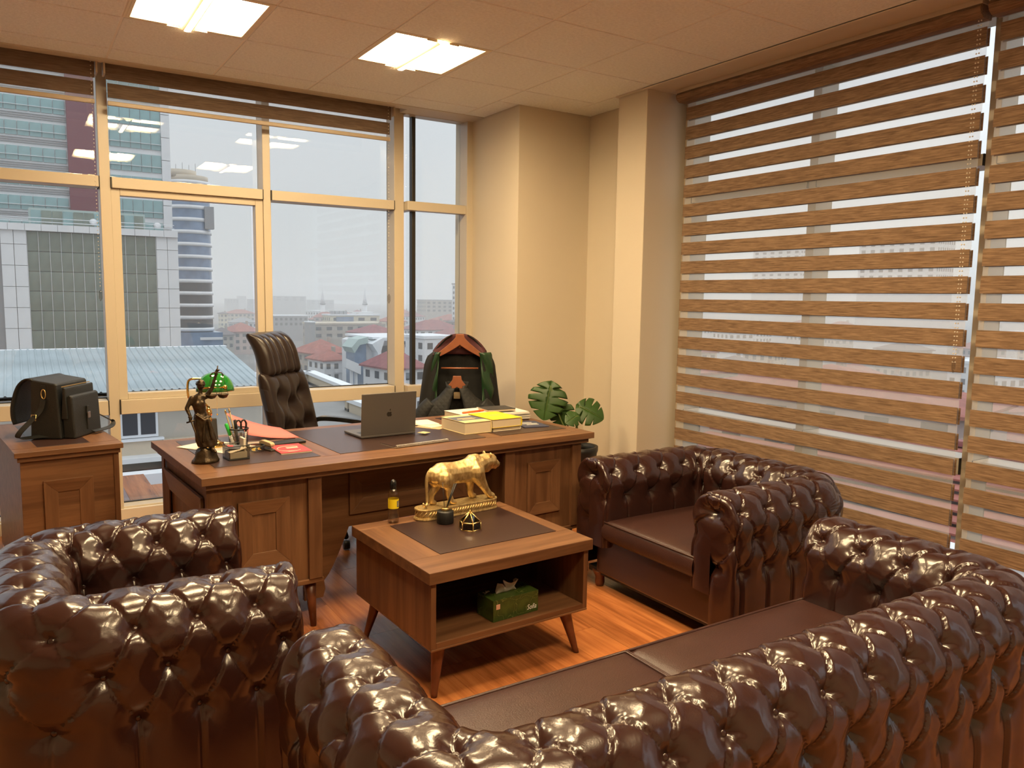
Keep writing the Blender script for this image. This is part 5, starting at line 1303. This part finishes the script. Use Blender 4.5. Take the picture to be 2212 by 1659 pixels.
# generic city fabric: copies of six prototypes
protos = []
PR = [('x_cream', 'x_roof', 13, 11, -15.5, 3.2), ('x_white', 'x_roof2', 11, 12, -15.0, 3.0), ('x_pink', 'x_roof', 15, 11, -16.5, 3.4), ('x_beige', 'x_roofg', 12, 12, -14.6, 2.6), ('x_wall', 'x_roof', 17, 12, -16.0, 3.6), ('x_white', 'x_cap', 14, 12, -14.0, 1)]
SPOT = []
rn = random.Random(11)
for ring, (r0, n_) in enumerate(((265, 9), (300, 10), (350, 12), (410, 14), (480, 15), (570, 16), (680, 16))):
    for k in range(n_):
        a = math.radians(17+24*(k+.5)/n_+rn.uniform(-.8, .8)); SPOT.append((r0*rn.uniform(.96, 1.04)*math.sin(a), r0*rn.uniform(.97, 1.04)*math.cos(a), rn.uniform(-.3, .5), 0))
for ring, (r0, n_) in enumerate(((105, 7), (140, 9), (180, 11), (230, 12), (290, 13), (370, 14), (470, 14), (600, 14))):
    for k in range(n_):
        a = math.radians(40+44*(k+.5)/n_+rn.uniform(-1, 1)); SPOT.append((r0*rn.uniform(.95, 1.05)*math.sin(a), r0*rn.uniform(.96, 1.05)*math.cos(a), rn.uniform(-.4, .4), 1))
taken = [(80, 238, 14), (73.5, 213, 12), (86.5, 176, 14), (66, 150, 12), (122, 333, 22), (103.9, 323, 9), (144, 381, 18), (90, 384, 12), (75.5, 357, 9), (108, 456, 11), (116, 283, 13), (167, 335, 17), (140, 482, 16), (228, 433, 14), (83, 195, 16), (154, 660, 14), (122.7, 575, 8), (219, 403, 9), (282, 556, 20), (195, 575, 7), (228.7, 575, 7), (34.5, 194, 14), (72.5, 190, 9), (82, 58, 24), (92, 98, 18), (450, 361, 26), (350, 212, 26), (46, 26, 20)]
def lab(k, east): return ('distant red roofed house seen between the brown blind stripes' if east else 'small hazy red roofed house in the distant city') if PR[k][1] in ('x_roof', 'x_roof2') else ('distant pale house with a grey roof seen between the blind stripes' if east else 'small hazy pale house with a grey roof in the city')
pro = {}
for i, (x, y, yaw, east) in enumerate(SPOT):
    k = rn.randrange(6)
    if any(math.hypot(x-a, y-b) < c+11 for a, b, c in taken): continue
    taken.append((x, y, 9)); g_ = 'houses seen through the striped blinds' if east else 'distant houses in the haze'
    dz = rn.uniform(-2.5, 1.0)+(2.0 if math.hypot(x, y) > 400 else 0)
    if k not in pro:
        w_, rf, w, d, z1, rh = PR[k]
        pro[k] = house('city_house', lab(k, east), x, y, w, d, z1, rh, w_, rf, yaw, 4, 3, g_, flat=(rf == 'x_cap')); pro[k].location.z = dz
    else: dup(pro[k], (x, y, dz), yaw, lab(k, east), g_)
# nearer roofs below the side windows
hr = thing('tiled_roof_house', 'near house with a wide red tiled roof below the side window', 'building', (46, 26, 0), .1)
box('wall', 'x_pink', -9, 9, -13, 13, GZ, -9.6, hr)
tm_ = MB().prism([(0, 0), (.0, .10), (1.02, .16), (1.02, .06)], 0, 26.5, 'y').mesh('tile_course'); tm_.materials.append(MATS['x_roof'])
for k in range(10):
    for s_ in (-1, 1):
        o = bpy.data.objects.new('tile_course', tm_); COL.objects.link(o); o.parent = hr; o.location = (s_*(-10.2+1.0*k), -13.2 if s_ > 0 else 13.3, -9.9+.32*k); o.rotation_euler = (0, 0, 0 if s_ > 0 else PI)
box('ridge', 'x_roof2', -.35, .35, -13.3, 13.3, -6.75, -6.45, hr)
house('pink_house', 'pink walled house with white windows beyond the tiled roof', 82, 58, 15, 34, -9.5, 3.6, 'x_pink', 'x_roof', .2, 6, 4)
house('cream_house', 'cream house with dark windows beyond the tiled roof', 92, 98, 16, 20, -10, 3.4, 'x_cream', 'x_roof', .1, 5, 4)
house('hazy_block', 'pale hazy apartment slab above the roofs behind the blind near the pillar', 450, 361, 14, 40, 36, 1, 'x_white', 'x_cap', 0, 6, 8, flat=True)
house('hazy_block', 'long pale hazy apartment slab above the roofs behind the blind', 350, 212, 14, 38, 30, 1, 'x_white', 'x_cap', 0, 8, 7, flat=True)
fr_ = thing('lower_side_roof', 'grey flat roof edge just below the side windows', 'roof', (0, 0, 0)); box('slab', 'x_concrete', 8, 30, -10, 34, -8.5, -8.2, fr_); box('kerb', 'x_cap', 29.4, 30.2, -10, 34, -8.2, -7.7, fr_)

# --- haze over the city
def haze(name, x0, x1, y0, y1, z1, dens, label):
    m = bpy.data.materials.new('haze_air'); m.use_nodes = True; n = m.node_tree; n.nodes.clear()
    o = n.nodes.new('ShaderNodeOutputMaterial'); v = n.nodes.new('ShaderNodeVolumeScatter'); v.inputs['Color'].default_value = (.97, .975, .98, 1); v.inputs['Density'].default_value = dens; v.inputs['Anisotropy'].default_value = 0
    n.links.new(v.outputs[0], o.inputs['Volume'])
    b = MB().box(x0, x1, y0, y1, GZ+.2, z1).obj(name, m); b['kind'] = 'structure'; b['label'] = label; return b
haze('outside_haze', -250, 1900, 66, 2200, 32, .0013, 'thin grey haze lying over the city')
haze('outside_haze', 66, 1900, -500, 65.9, 32, .0028, 'thin grey haze over the roofs beyond the side windows')
